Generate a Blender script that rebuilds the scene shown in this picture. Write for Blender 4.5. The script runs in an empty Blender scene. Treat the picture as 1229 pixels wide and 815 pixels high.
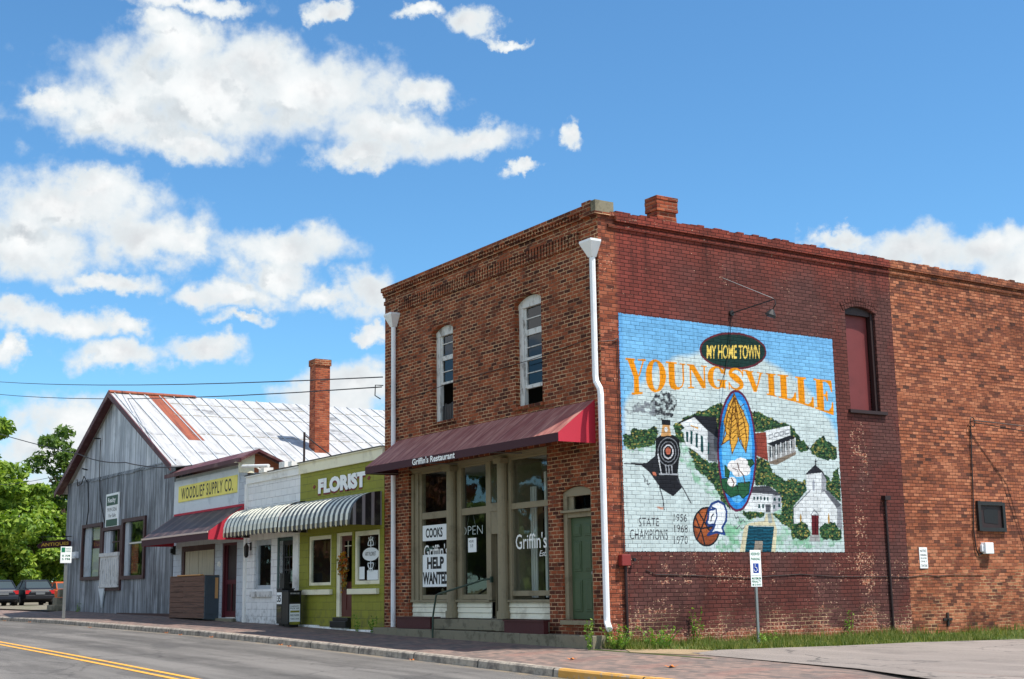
import bpy, bmesh, math, random
import numpy as np
from mathutils import Vector, Matrix
from mathutils.geometry import tessellate_polygon
R=math.radians
SC=bpy.context.scene; COL=SC.collection
random.seed(7); rng=np.random.default_rng(7)

# ---------------------------------------------------------------- camera
cam=bpy.data.cameras.new('camera'); co=bpy.data.objects.new('camera',cam); COL.objects.link(co); SC.camera=co
cam.lens=47.293; cam.sensor_width=36; cam.clip_start=.1; cam.clip_end=3000
_r=Vector((.54645016,.8373593,-.01488714)); _d=Vector((-.16137552,.08783562,-.98297652)); _f=Vector((-.82179691,.5395501,.18312708))
_m=Matrix((( _r.x,-_d.x,-_f.x),(_r.y,-_d.y,-_f.y),(_r.z,-_d.z,-_f.z))).to_4x4(); _m.translation=Vector((21.24436,-16.08012,1.06569)); co.matrix_world=_m

# ---------------------------------------------------------------- sky, sun, exposure
SUN_EL=64.0; SUN_AZ=math.degrees(math.atan2(.81,.58))
SKY_STR=.115; SUN_STR=4.4; EXPO=.58
SC.view_settings.view_transform='Standard'; SC.view_settings.look='None'; SC.view_settings.gamma=1; SC.view_settings.use_curve_mapping=False
SC.view_settings.exposure=EXPO
sl=bpy.data.lights.new('sun','SUN'); sl.energy=SUN_STR; sl.angle=R(.53); sl.color=(1,.95,.87)
so=bpy.data.objects.new('sun',sl); COL.objects.link(so)
_s=Vector((.81*math.cos(R(SUN_EL)),.58*math.cos(R(SUN_EL)),math.sin(R(SUN_EL)))).normalized()
so.rotation_euler=_s.to_track_quat('Z','Y').to_euler(); so.location=(30,20,60)

# ---------------------------------------------------------------- node helper
class G:
    def __init__(s,tree): s.t=tree; s.N=tree.nodes; s.L=tree.links
    def node(s,ty,**k):
        n=s.N.new(ty)
        for a,b in k.items(): setattr(n,a,b)
        return n
    def put(s,sock,v):
        if isinstance(v,bpy.types.NodeSocket): s.L.new(v,sock)
        elif v is not None:
            if isinstance(v,(tuple,list)) and len(v)==3 and sock.type=='RGBA': v=(*v,1)
            sock.default_value=v
    def m(s,op,a,b=None,c=None,clamp=False):
        n=s.node('ShaderNodeMath',operation=op,use_clamp=clamp); s.put(n.inputs[0],a); s.put(n.inputs[1],b); s.put(n.inputs[2],c); return n.outputs[0]
    def v(s,op,a,b=None,out=0):
        n=s.node('ShaderNodeVectorMath',operation=op); s.put(n.inputs[0],a); s.put(n.inputs[1],b); return n.outputs[out]
    def mix(s,f,a,b,mode='MIX'):
        n=s.node('ShaderNodeMix',data_type='RGBA',blend_type=mode); s.put(n.inputs[0],f); s.put(n.inputs[6],a); s.put(n.inputs[7],b); return n.outputs[2]
    def fmix(s,f,a,b):
        n=s.node('ShaderNodeMix',data_type='FLOAT'); s.put(n.inputs[0],f); s.put(n.inputs[2],a); s.put(n.inputs[3],b); return n.outputs[0]
    def ss(s,x,a,b,c=0.,d=1.):
        n=s.node('ShaderNodeMapRange',interpolation_type='SMOOTHSTEP'); s.put(n.inputs[0],x); s.put(n.inputs[1],a); s.put(n.inputs[2],b); s.put(n.inputs[3],c); s.put(n.inputs[4],d); return n.outputs[0]
    def noise(s,vec,scale,detail=4,rough=.55,out=0):
        n=s.node('ShaderNodeTexNoise'); s.put(n.inputs['Vector'],vec); n.inputs['Scale'].default_value=scale; n.inputs['Detail'].default_value=detail; n.inputs['Roughness'].default_value=rough; return n.outputs[out]
    def comb(s,x,y,z=0.):
        n=s.node('ShaderNodeCombineXYZ'); s.put(n.inputs[0],x); s.put(n.inputs[1],y); s.put(n.inputs[2],z); return n.outputs[0]
    def sep(s,v):
        n=s.node('ShaderNodeSeparateXYZ'); s.put(n.inputs[0],v); return n.outputs
    def ramp(s,f,stops,interp='LINEAR'):
        n=s.node('ShaderNodeValToRGB'); n.color_ramp.interpolation=interp; e=n.color_ramp.elements
        while len(e)<len(stops): e.new(.5)
        for q,(p,c) in zip(e,stops): q.position=p; q.color=(*c,1)
        s.put(n.inputs[0],f); return n.outputs[0]
    def white(s,vec,out=0):
        n=s.node('ShaderNodeTexWhiteNoise',noise_dimensions='3D'); s.put(n.inputs['Vector'],vec); return n.outputs[out]
def C(r,g,b,k=1.):
    f=lambda c:((c/255+.055)/1.055)**2.4 if c/255>.04045 else c/255/12.92
    return (f(r)*k,f(g)*k,f(b)*k)

# ---------------------------------------------------------------- world: physical sky with cumulus fields set by direction
W=bpy.data.worlds.new('World'); SC.world=W; W.use_nodes=True
g=G(W.node_tree); g.N.clear()
CLOUDS=[(-1.2206,0.3607,0.0946,0.0349),(-1.2809,0.3389,0.0638,0.0197),(-1.1388,0.3648,0.0709,0.0283),(-1.1836,0.3834,0.051,0.0233),(-1.2433,0.3911,0.0373,0.02),(-1.2319,0.3247,0.0463,0.013),(-1.0809,0.3333,0.0581,0.0169),(-1.013,0.3335,0.0389,0.0121),(-1.1064,0.3189,0.0384,0.0097),(-1.0615,0.3653,0.0312,0.0119),(-1.3342,0.3428,0.0186,0.008),(-0.9779,0.3088,0.0168,0.0043),(-1.2319,0.4212,0.0473,0.0068),(-1.253,0.4047,0.031,0.0102),(-1.1267,0.4239,0.0195,0.0058),(-1.0581,0.4227,0.0164,0.0052),(-1.0186,0.417,0.0165,0.0105),(-0.9944,0.4051,0.0171,0.0035),(-0.9418,0.331,0.009,0.0085),(-1.3191,0.2717,0.0706,0.0261),(-1.2597,0.2548,0.0512,0.0196),(-1.3464,0.2453,0.0457,0.022),(-1.2965,0.2863,0.0445,0.0146),(-1.2285,0.2545,0.0255,0.0108),(-1.288,0.2236,0.027,0.0077),(-1.1561,0.251,0.0469,0.0146),(-1.1682,0.2342,0.0279,0.0152),(-1.1984,0.217,0.0367,0.0121),(-1.2316,0.2159,0.0229,0.0078),(-1.0995,0.217,0.0251,0.0172),(-1.1357,0.2184,0.0262,0.0092),(-1.3154,0.1909,0.049,0.0106),(-1.3523,0.1984,0.0223,0.0116),(-1.3537,0.1704,0.0099,0.0139),(-1.2801,0.1693,0.0362,0.0101),(-1.2154,0.1742,0.0301,0.0103),(-1.1919,0.1984,0.0219,0.0049),(-1.2751,0.1915,0.0129,0.0095),(-1.0963,0.1893,0.0106,0.0062),(-1.3038,0.1207,0.0429,0.0188),(-1.3225,0.0987,0.0394,0.0198),(-1.1054,0.1512,0.036,0.0184),(-1.1238,0.1388,0.0432,0.0135),(-1.3484,0.0666,0.0329,0.0287),(-0.7446,0.2447,0.0286,0.0078),(-0.6919,0.2328,0.0543,0.0165),(-0.6374,0.2307,0.0468,0.0145),(-0.6114,0.2079,0.043,0.0241),(-0.5767,0.2301,0.0419,0.0226),(-1.402,0.3382,0.0277,0.0111),(-1.4078,0.2586,0.0382,0.0281),(-1.1139,0.4532,0.0394,0.008),(-0.9283,0.4645,0.0331,0.0091)]
def cloud_group():
    t=bpy.data.node_groups.new('cloud_density','ShaderNodeTree')
    t.interface.new_socket('P',in_out='INPUT',socket_type='NodeSocketVector'); t.interface.new_socket('D',in_out='OUTPUT',socket_type='NodeSocketFloat')
    q=G(t); i=q.node('NodeGroupInput'); o=q.node('NodeGroupOutput'); P=i.outputs[0]
    n1=q.noise(P,26,7,.6,1); n2=q.noise(P,80,4,.6,1)
    w=q.v('ADD',P,q.v('MULTIPLY',q.v('SUBTRACT',n1,(.5,.5,.5)),(.066,.048,0)))
    w=q.v('ADD',w,q.v('MULTIPLY',q.v('SUBTRACT',n2,(.5,.5,.5)),(.010,.009,0)))
    acc=None
    for a,e,ra,re in CLOUDS:
        d=q.v('MULTIPLY',q.v('SUBTRACT',w,(a,e,0)),(1/ra,1/re,0)); l=q.v('LENGTH',d,out=1)
        k=q.m('SUBTRACT',1.25,l)
        acc=k if acc is None else q.m('SMOOTH_MAX',acc,k,.25)
    f=q.noise(P,42,7,.55)
    q.L.new(q.m('ADD',acc,q.m('MULTIPLY',q.m('SUBTRACT',f,.5),1.5)),o.inputs[0])
    return t
tc=g.node('ShaderNodeTexCoord'); d=g.sep(tc.outputs['Generated'])
az=g.m('ARCTAN2',d[0],d[1]); el=g.m('ARCSINE',d[2]); P=g.comb(az,el,0.)
CGt=cloud_group()
def cd(p):
    n=g.node('ShaderNodeGroup'); n.node_tree=CGt; g.put(n.inputs[0],p); return n.outputs[0]
D0=cd(P); D1=cd(g.v('ADD',P,(.022,.020,0)))
D0=g.m('SUBTRACT',D0,0.0)
alpha=g.ss(D0,-.14,.72)
# elsewhere in the sky: unseen cumulus added as fill light for shaded fronts
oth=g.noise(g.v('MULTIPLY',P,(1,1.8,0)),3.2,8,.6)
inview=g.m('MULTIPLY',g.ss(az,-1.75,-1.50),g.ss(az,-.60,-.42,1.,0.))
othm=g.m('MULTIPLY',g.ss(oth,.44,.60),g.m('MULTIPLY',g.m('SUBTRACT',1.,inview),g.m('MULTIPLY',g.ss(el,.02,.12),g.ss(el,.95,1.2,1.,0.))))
sky=g.node('ShaderNodeTexSky',sky_type='NISHITA',sun_disc=False,sun_elevation=R(SUN_EL),sun_rotation=R(SUN_AZ),altitude=120,air_density=1.0,dust_density=.08,ozone_density=1.5)
sc_=g.mix(1.,sky.outputs[0],(.52,.86,1.04),'MULTIPLY')
thick=g.ss(D0,.2,1.5)
under=g.m('SUBTRACT',D1,D0)
shade=g.m('MULTIPLY',g.m('MAXIMUM',g.m('MULTIPLY',g.ss(under,-.15,.40),1.0),g.m('MULTIPLY',g.ss(g.noise(P,15,5,.55),.42,.58),.6)),g.ss(D0,.15,.75))
puff=g.ss(g.noise(P,45,6,.6),.40,.62)
ccol=g.mix(g.m('MULTIPLY',shade,g.fmix(puff,1.,.55)),(5.9,5.95,5.95),(3.0,3.2,3.45))
ccol=g.mix(thick,(4.6,5.0,5.2),ccol)
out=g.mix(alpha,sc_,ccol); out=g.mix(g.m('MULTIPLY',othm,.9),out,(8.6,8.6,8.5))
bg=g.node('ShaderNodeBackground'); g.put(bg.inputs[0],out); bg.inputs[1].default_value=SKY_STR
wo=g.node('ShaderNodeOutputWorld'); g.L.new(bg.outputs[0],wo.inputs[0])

# ---------------------------------------------------------------- materials
def newmat(name):
    m=bpy.data.materials.new(name); m.use_nodes=True; g=G(m.node_tree); g.N.clear()
    b=g.node('ShaderNodeBsdfPrincipled'); o=g.node('ShaderNodeOutputMaterial'); g.L.new(b.outputs[0],o.inputs[0]); g.b=b; g.o=o
    g.pos=g.node('ShaderNodeNewGeometry').outputs['Position']
    return m,g
def bump(g,h,dist=.01,st=1.):
    n=g.node('ShaderNodeBump'); n.inputs['Distance'].default_value=dist; n.inputs['Strength'].default_value=st; g.put(n.inputs['Height'],h); g.L.new(n.outputs[0],g.b.inputs['Normal'])
def plain(name,col,rough=.6,var=.18,scale=3.,dirt=None,dirtamt=.35,dscale=1.2,metal=0.,bmp=.002,stretch=(1,1,1),fine=30.,spec=.4):
    m,g=newmat(name); p=g.v('MULTIPLY',g.pos,stretch)
    n=g.noise(p,scale,6,.6); n2=g.noise(p,fine,3,.6)
    k=g.m('ADD',1-var,g.m('MULTIPLY',g.m('ADD',n,g.m('MULTIPLY',n2,.6)),var*1.25))
    c=g.mix(1.,col,g.comb(k,k,k),'MULTIPLY')
    if dirt is not None:
        d=g.ss(g.noise(p,dscale,7,.68),.50,.66); c=g.mix(g.m('MULTIPLY',d,dirtamt),c,dirt)
    g.put(g.b.inputs['Base Color'],c); g.b.inputs['Roughness'].default_value=rough; g.b.inputs['Metallic'].default_value=metal; g.b.inputs['Specular IOR Level'].default_value=spec
    if bmp: bump(g,n2,bmp,.8)
    return m
def wallcoords(g):
    nn=g.sep(g.node('ShaderNodeNewGeometry').outputs['Normal']); p=g.sep(g.pos)
    f=g.m('GREATER_THAN',g.m('ABSOLUTE',nn[0]),.5)
    return g.fmix(f,p[0],p[1]),p[2],p,f
def bricks(g,u,v,bw=.222,bh=.0805,mw=.006,wob=.006):
    nz=g.sep(g.noise(g.pos,5,3,.5,1))
    u=g.m('ADD',u,g.m('MULTIPLY',g.m('SUBTRACT',nz[0],.5),wob*3)); v=g.m('ADD',v,g.m('MULTIPLY',g.m('SUBTRACT',nz[1],.5),wob*2))
    vr=g.m('DIVIDE',v,bh); row=g.m('FLOOR',vr); fv=g.m('SUBTRACT',vr,row)
    rr=g.white(g.comb(row,3.7,0.))
    off=g.m('ADD',g.m('MULTIPLY',g.m('MODULO',g.m('ABSOLUTE',row),2.),.5),g.m('MULTIPLY',rr,.16))
    ur=g.m('ADD',g.m('DIVIDE',u,bw),off); colm=g.m('FLOOR',ur); fu=g.m('SUBTRACT',ur,colm)
    du=g.m('MULTIPLY',g.m('MINIMUM',fu,g.m('SUBTRACT',1.,fu)),bw); dv=g.m('MULTIPLY',g.m('MINIMUM',fv,g.m('SUBTRACT',1.,fv)),bh)
    ed=g.m('MINIMUM',du,dv); ed=g.m('ADD',ed,g.m('MULTIPLY',g.m('SUBTRACT',g.noise(g.pos,38,2,.5),.5),.007))
    mort=g.ss(ed,mw*.55,mw*1.5,1.,0.)
    r=g.sep(g.white(g.comb(colm,row,1.3),1))
    return mort,r
def brick_mat(name,stops,mortar,patch=None,bw=.222,bh=.0805,mw=.006,lime=.25,limecol=(.55,.45,.36),soot=.5):
    m,g=newmat(name); u,v,p,f=wallcoords(g); mort,r=bricks(g,u,v,bw,bh,mw,.010)
    c=g.ramp(g.m('ADD',g.m('MULTIPLY',r[0],.85),g.m('MULTIPLY',g.noise(g.pos,1.3,3,.5),.25)),stops)
    k=g.m('ADD',.72,g.m('MULTIPLY',g.noise(g.pos,45,3,.6),.56)); c=g.mix(1.,c,g.comb(k,k,k),'MULTIPLY')
    md=g.noise(g.v('MULTIPLY',g.pos,(1.2,1.2,.7)),1.6,6,.65); kk=g.m('ADD',.62,g.m('MULTIPLY',md,.78)); c=g.mix(1.,c,g.comb(kk,kk,kk),'MULTIPLY')
    big=g.ss(g.noise(g.pos,.55,6,.62),.45,.66); c=g.mix(g.m('MULTIPLY',big,soot),c,g.mix(1.,c,(.45,.38,.36),'MULTIPLY'))
    mc=g.mix(g.ss(g.noise(g.pos,2.1,5,.7),.42,.62),mortar,g.mix(1.,mortar,(.35,.3,.3),'MULTIPLY'))
    c=g.mix(mort,c,mc)
    lm=g.m('MULTIPLY',g.ss(g.noise(g.pos,2.6,8,.75),.60,.72),g.ss(g.noise(g.pos,30,4,.7),.45,.62)); c=g.mix(g.m('MULTIPLY',lm,lime),c,limecol)
    g.put(g.b.inputs['Base Color'],c); g.b.inputs['Roughness'].default_value=.9; g.b.inputs['Specular IOR Level'].default_value=.2
    bump(g,g.m('ADD',g.m('SUBTRACT',1.,mort),g.m('ADD',g.m('MULTIPLY',g.noise(g.pos,40,3,.6),.5),g.m('MULTIPLY',r[1],.35))),.009,.9)
    return m
M={}
M['brick_front']=brick_mat('brick_front',[(.0,C(50,32,28)),(.2,C(84,46,35)),(.45,C(122,64,43)),(.72,C(158,84,53)),(.9,C(134,70,48)),(1,C(84,48,37))],C(206,166,128),lime=.8,soot=.45,mw=.0082)
M['brick_chimney']=brick_mat('brick_chimney',[(.0,C(96,44,34)),(.4,C(152,74,50)),(.8,C(178,98,66)),(1,C(130,60,44))],C(150,120,100),lime=.4,soot=.3)
M['brick_cap']=brick_mat('brick_cap',[(.0,C(80,36,30)),(.4,C(150,66,48)),(.8,C(176,84,60)),(1,C(110,48,38))],C(120,90,72),lime=.6,soot=.4,bh=.079)
# long side wall: painted oxblood zone beside bare orange brick, worn at the foot and the corner strip
def side_brick():
    m,g=newmat('brick_side'); u,v,p,f=wallcoords(g); mort,r=bricks(g,u,v,.225,.0805,.0072)
    y=p[1]; z=p[2]
    n1=g.noise(g.pos,1.1,7,.7); n2=g.noise(g.pos,9,6,.7); n3=g.noise(g.pos,34,4,.65)
    mo2,r2=bricks(g,u,v,.205,.0768,.0066,.01)
    bare=g.ramp(g.m('ADD',g.m('MULTIPLY',r2[0],.9),g.m('MULTIPLY',n1,.16)),[(.0,C(50,38,38)),(.07,C(80,54,46)),(.18,C(124,74,57)),(.45,C(158,92,64)),(.7,C(188,122,90)),(.86,C(166,98,68)),(.97,C(128,76,60))])
    bmort=g.mix(g.ss(g.noise(g.pos,1.7,5,.7),.45,.62),C(92,60,44),C(196,160,120))
    bmort=g.mix(g.ss(z,1.2,2.2),bmort,C(78,48,36)); barec=g.mix(mo2,bare,bmort)
    blot=g.ss(g.noise(g.v('MULTIPLY',g.pos,(1,1,1.6)),.7,6,.65),.46,.64); barec=g.mix(g.m('MULTIPLY',blot,.5),barec,g.mix(1.,barec,(.5,.42,.40),'MULTIPLY'))
    pt=g.mix(g.ss(g.noise(g.v('MULTIPLY',g.pos,(1,1,.8)),.8,5,.6),.42,.60),C(98,52,46),C(92,58,54))
    redc=g.m('MULTIPLY',g.ss(y,1.0,3.2,1.,0.),g.ss(z,4.3,7.4)); pt=g.mix(g.m('MULTIPLY',redc,.85),pt,C(124,58,50))
    topr=g.m('MULTIPLY',g.ss(g.m('ADD',z,n1),8.1,9.2),.7); pt=g.mix(topr,pt,C(140,62,48))
    k=g.m('ADD',.80,g.m('MULTIPLY',r[1],.36)); pt=g.mix(1.,pt,g.comb(k,k,k),'MULTIPLY')
    lo=g.m('MULTIPLY',g.ss(z,.15,.75,1.,0.),g.ss(n1,.42,.58)); pt=g.mix(g.m('MULTIPLY',mort,.85),pt,g.mix(lo,C(44,23,22),C(214,180,140)))
    # where the paint has gone
    low=g.m('ADD',g.m('MULTIPLY',g.ss(z,.15,1.5,1.,0.),.05),g.m('MULTIPLY',g.ss(z,.05,.32,1.,0.),.10)); strip=g.ss(g.m('ADD',y,g.m('MULTIPLY',n2,.25)),.42,.60,.03,0.)
    gh=g.m('MULTIPLY',g.m('MULTIPLY',g.ss(y,6.9,7.05),g.ss(y,7.45,7.6,1.,0.)),g.m('MULTIPLY',g.ss(z,4.6,4.9,1.,0.),.05))
    mid=g.m('MULTIPLY',g.m('MULTIPLY',g.ss(z,.9,1.2),g.ss(z,1.75,1.8,1.,0.)),.04)
    n4=g.noise(g.v('MULTIPLY',g.pos,(1,1,1.8)),17,4,.7); w=g.m('ADD',g.m('MULTIPLY',g.m('ADD',n2,n4),.30),g.m('ADD',g.m('MULTIPLY',n1,.28),g.m('MULTIPLY',n3,.17))); w=g.m('ADD',w,g.m('ADD',g.m('ADD',low,strip),g.m('ADD',gh,mid)))
    w=g.m('ADD',w,g.m('MULTIPLY',r[2],.05))
    wear=g.ss(w,.640,.668)
    wearc=g.mix(g.ss(n4,.54,.62),g.mix(.5,bare,C(140,66,54)),C(206,170,146))
    strc=g.ss(y,.36,.55,1.,0.); wearc=g.mix(g.m('MULTIPLY',strc,.5),wearc,C(170,74,54))
    pt=g.mix(strc,pt,g.mix(mort,g.mix(1.,bare,(.74,.60,.60),'MULTIPLY'),C(96,60,48)))
    c=g.mix(wear,pt,g.mix(g.m('MULTIPLY',mort,.55),wearc,C(214,184,150)))
    edge=g.m('ADD',8.66,g.m('MULTIPLY',g.m('SUBTRACT',r[2],.5),.012)); isbare=g.m('GREATER_THAN',y,edge)
    c=g.mix(isbare,c,barec)
    k=g.m('ADD',.78,g.m('MULTIPLY',n3,.44)); c=g.mix(1.,c,g.comb(k,k,k),'MULTIPLY')
    # soot and damp low on the painted part, dark drip under the roof edge
    dirt=g.m('MULTIPLY',g.ss(g.noise(g.v('MULTIPLY',g.pos,(1,1,2.2)),.9,7,.7),.48,.64),g.m('ADD',g.ss(z,.4,1.6,.55,.12),g.ss(z,8.1,8.5,0.,.35)))
    dr=g.m('MULTIPLY',g.ss(g.noise(g.v('MULTIPLY',g.pos,(1,2.6,.22)),1.,6,.7),.50,.66),g.ss(z,5.6,8.5,0.,.55)); dirt=g.m('MAXIMUM',dirt,dr)
    c=g.mix(dirt,c,C(44,26,24))
    g.put(g.b.inputs['Base Color'],c); g.b.inputs['Roughness'].default_value=.88; g.b.inputs['Specular IOR Level'].default_value=.2
    bump(g,g.m('ADD',g.m('SUBTRACT',1.,mort),g.m('ADD',g.m('MULTIPLY',n3,.5),g.m('MULTIPLY',r[1],.4))),.0065,1.)
    return m
M['brick_side']=side_brick()
def mural_mat():
    m,g=newmat('mural_paint'); u,v,p,f=wallcoords(g); mort,r=bricks(g,u,v,.225,.0805,.006)
    a=g.node('ShaderNodeVertexColor'); a.layer_name='paint'
    k=g.m('ADD',.88,g.m('MULTIPLY',r[1],.18)); c=g.mix(1.,a.outputs[0],g.comb(k,k,k),'MULTIPLY')
    brk=g.ss(g.noise(g.pos,7,4,.6),.40,.62,.25,.8)
    c=g.mix(g.m('MULTIPLY',mort,brk),c,g.mix(1.,c,(.34,.34,.37),'MULTIPLY'))
    ch=g.m('MULTIPLY',g.ss(g.noise(g.pos,11,7,.75),.665,.69),.9); c=g.mix(ch,c,C(150,84,66))
    g.put(g.b.inputs['Base Color'],c); g.b.inputs['Roughness'].default_value=.85; g.b.inputs['Specular IOR Level'].default_value=.12
    bump(g,g.m('ADD',g.m('SUBTRACT',1.,mort),g.m('ADD',g.m('MULTIPLY',g.noise(g.pos,34,4,.6),.5),g.m('MULTIPLY',r[0],.4))),.0045,1.)
    return m
M['mural']=mural_mat()
def block_mat(name,col,joint,bw=.4,bh=.2,chip=None,peel=.0,peelcol=(.3,.3,.3)):
    m,g=newmat(name); u,v,p,f=wallcoords(g); mort,r=bricks(g,u,v,bw,bh,.006,.003)
    n=g.noise(g.pos,2.5,6,.65); n3=g.noise(g.pos,28,4,.6)
    k=g.m('ADD',.80,g.m('ADD',g.m('MULTIPLY',r[1],.10),g.m('MULTIPLY',n,.22))); c=g.mix(1.,col,g.comb(k,k,k),'MULTIPLY')
    c=g.mix(g.m('MULTIPLY',mort,g.ss(g.noise(g.pos,3,4,.6),.38,.6,.25,.8)),c,joint)
    if peel: 
        c=g.mix(g.m('MULTIPLY',g.ss(g.noise(g.pos,6,7,.75),.60,.66),peel),c,peelcol)
    st=g.m('MULTIPLY',g.ss(p[2],.25,.95,1.,0.),g.ss(g.noise(g.pos,5,6,.7),.42,.66)); c=g.mix(g.m('MULTIPLY',st,.55),c,C(84,74,60))
    g.put(g.b.inputs['Base Color'],c); g.b.inputs['Roughness'].default_value=.7
    bump(g,g.m('ADD',g.m('SUBTRACT',1.,mort),g.m('MULTIPLY',n3,.25)),.006,.9); return m
M['green_block']=block_mat('green_block',C(146,144,40),C(90,90,26),.42,.205)
M['white_block']=block_mat('white_block',C(240,238,236),C(160,158,160),.42,.205,peel=.5,peelcol=C(150,140,130))
M['grey_block']=block_mat('grey_block',C(196,202,210),C(124,130,140),.42,.205,peel=.55,peelcol=C(110,112,110))
def tin_mat(name,base,light,dark,pitch=.66,vert=True,seam=C(40,42,46),rust=.0,axis=0,rib=.02):
    m,g=newmat(name); p=g.sep(g.pos); u=p[axis]
    st=g.v('MULTIPLY',g.pos,(7,7,.35) if vert else (.7,5,1.2))
    n=g.m('ADD',g.m('MULTIPLY',g.noise(st,1.,7,.68),.5),g.m('MULTIPLY',g.noise(g.v('MULTIPLY',g.pos,(1.7,1.7,.25)),1.,5,.7),.5)); n2=g.noise(g.pos,1.0,5,.6)
    ur=g.m('DIVIDE',u,pitch); cell=g.m('FLOOR',ur); fu=g.m('SUBTRACT',ur,cell); rc=g.white(g.comb(cell,5.1,g.m('FLOOR',g.m('DIVIDE',p[2],2.9))))
    c=g.mix(g.ss(n,.41,.60),dark,light); c=g.mix(g.m('MULTIPLY',rc,.55),c,base)
    c=g.mix(g.m('MULTIPLY',g.ss(n2,.5,.7),.5),c,dark)
    if rust: c=g.mix(g.m('MULTIPLY',g.ss(g.noise(st,.8,8,.75),.56,.70),rust),c,C(140,74,48))
    e=g.m('MULTIPLY',g.m('MINIMUM',fu,g.m('SUBTRACT',1.,fu)),pitch); se=g.ss(e,.012,.035,1.,0.); c=g.mix(g.m('MULTIPLY',se,.7),c,seam)
    g.put(g.b.inputs['Base Color'],c); g.b.inputs['Roughness'].default_value=.55; g.b.inputs['Metallic'].default_value=.15
    sm=g.m('SINE',g.m('MULTIPLY',u,2*math.pi/.082)) if vert else se
    bump(g,g.m('ADD',g.m('MULTIPLY',sm,.5),g.m('ADD',se,g.m('MULTIPLY',g.noise(g.pos,14,4,.6),.5))),rib,.8); return m
M['tin_wall']=tin_mat('tin_wall',C(104,108,116),C(178,182,190),C(62,64,72),rib=.003)
M['tin_gable']=tin_mat('tin_gable',C(188,192,200),C(228,230,234),C(138,142,150),rib=.003)
def roof_mat(name,c1,c2,c3,axis=1,pitch=.6,streak=.4,rustamt=.2):
    m,g=newmat(name); p=g.sep(g.pos); n=g.noise(g.v('MULTIPLY',g.pos,(.5,6,.6)),1.,7,.7)
    c=g.mix(g.ss(n,.42,.70),c1,c2); d=g.ss(g.noise(g.v('MULTIPLY',g.pos,(1.1,.55,1.1)),.9,8,.72),.54,.70); c=g.mix(g.m('MULTIPLY',d,streak),c,c3)
    c=g.mix(g.m('MULTIPLY',g.ss(g.noise(g.v('MULTIPLY',g.pos,(.4,9,.4)),1.3,6,.7),.60,.72),rustamt),c,C(150,96,60))
    g.put(g.b.inputs['Base Color'],c); g.b.inputs['Roughness'].default_value=.5; g.b.inputs['Metallic'].default_value=.0
    bump(g,g.noise(g.pos,12,4,.6),.004,.6); return m
M['roof_white']=roof_mat('roof_white',C(180,180,180),C(150,148,146),C(84,82,80),streak=.9,rustamt=.35)
M['roof_rust']=roof_mat('roof_rust',C(148,78,46),C(106,54,36),C(150,104,76))
M['trim_maroon']=plain('trim_maroon',C(84,42,46),.6,.3,4,dirt=C(150,120,112),dirtamt=.35)
M['frame_brown']=plain('frame_brown',C(72,44,42),.6,.3,4,dirt=C(120,92,80),dirtamt=.25)
M['white_paint']=plain('white_paint',C(243,240,234),.5,.14,3,dirt=C(150,140,126),dirtamt=.35,fine=50)
M['old_white']=plain('old_white',C(214,212,208),.7,.2,5,dirt=C(110,100,92),dirtamt=.75,dscale=7,stretch=(1,1,.4))
M['cream']=plain('cream',C(240,232,202),.6,.12,3,dirt=C(150,136,110),dirtamt=.35)
M['taupe']=plain('taupe',C(142,130,104),.6,.14,4,dirt=C(96,86,66),dirtamt=.45,dscale=2.5)
M['bulk_white']=plain('bulk_white',C(236,230,208),.6,.12,3,dirt=C(140,126,100),dirtamt=.4)
M['green_door']=plain('green_door',C(70,88,60),.5,.14,3,dirt=C(44,56,40),dirtamt=.4)
M['gutter_white']=plain('gutter_white',C(240,240,242),.35,.06,2,dirt=C(160,160,160),dirtamt=.3)
M['black']=plain('black',C(26,26,28),.4,.2,5)
M['black_iron']=plain('black_iron',C(34,32,32),.5,.3,9,dirt=C(70,50,40),dirtamt=.4)
M['rail_green']=plain('rail_green',C(52,70,58),.45,.2,9)
M['planter']=plain('planter',C(74,28,30),.5,.2,5)
M['concrete']=plain('concrete',C(132,124,104),.9,.25,4,dirt=C(78,72,58),dirtamt=.7,dscale=3,bmp=.006)
M['white_step']=plain('white_step',C(244,242,238),.7,.14,4,dirt=C(110,104,90),dirtamt=.6,dscale=5)
M['red_box']=plain('red_box',C(132,46,42),.5,.2,6)
M['pipe_dark']=plain('pipe_dark',C(44,26,26),.6,.3,6)
M['shutter_red']=plain('shutter_red',C(112,48,48),.6,.16,3,dirt=C(84,36,36),dirtamt=.4)
M['brown_door']=plain('brown_door',C(92,40,34),.45,.15,3)
M['dark_door']=plain('dark_door',C(40,20,24),.5,.2,4)
M['door_red']=plain('door_red',C(84,24,34),.5,.2,4)
M['teal_frame']=plain('teal_frame',C(60,82,80),.6,.2,4)
M['grey_frame']=plain('grey_frame',C(176,182,188),.6,.2,4,dirt=C(110,112,112),dirtamt=.5)
M['yellow_sign']=plain('yellow_sign',C(252,236,120),.6,.08,3,dirt=C(200,180,90),dirtamt=.3)
M['pale_board']=plain('pale_board',C(216,222,226),.6,.1,2,dirt=C(150,160,172),dirtamt=.4)
M['plank']=plain('plank',C(112,82,68),.8,.8,3,stretch=(.4,1,9),dirt=C(48,34,30),dirtamt=.7,dscale=2)
M['ply']=plain('ply',C(196,186,164),.7,.3,6,stretch=(9,1,.3),dirt=C(120,110,92),dirtamt=.5,dscale=2)
M['orange_wood']=plain('orange_wood',C(170,96,62),.8,.35,6,stretch=(1,.4,9),dirt=C(90,56,44),dirtamt=.5)
M['door_grey']=plain('door_grey',C(74,84,92),.5,.15,4)
M['new_wood']=plain('new_wood',C(214,160,104),.7,.2,5)
M['steel']=plain('steel',C(150,152,150),.4,.2,8,metal=.7)
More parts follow.
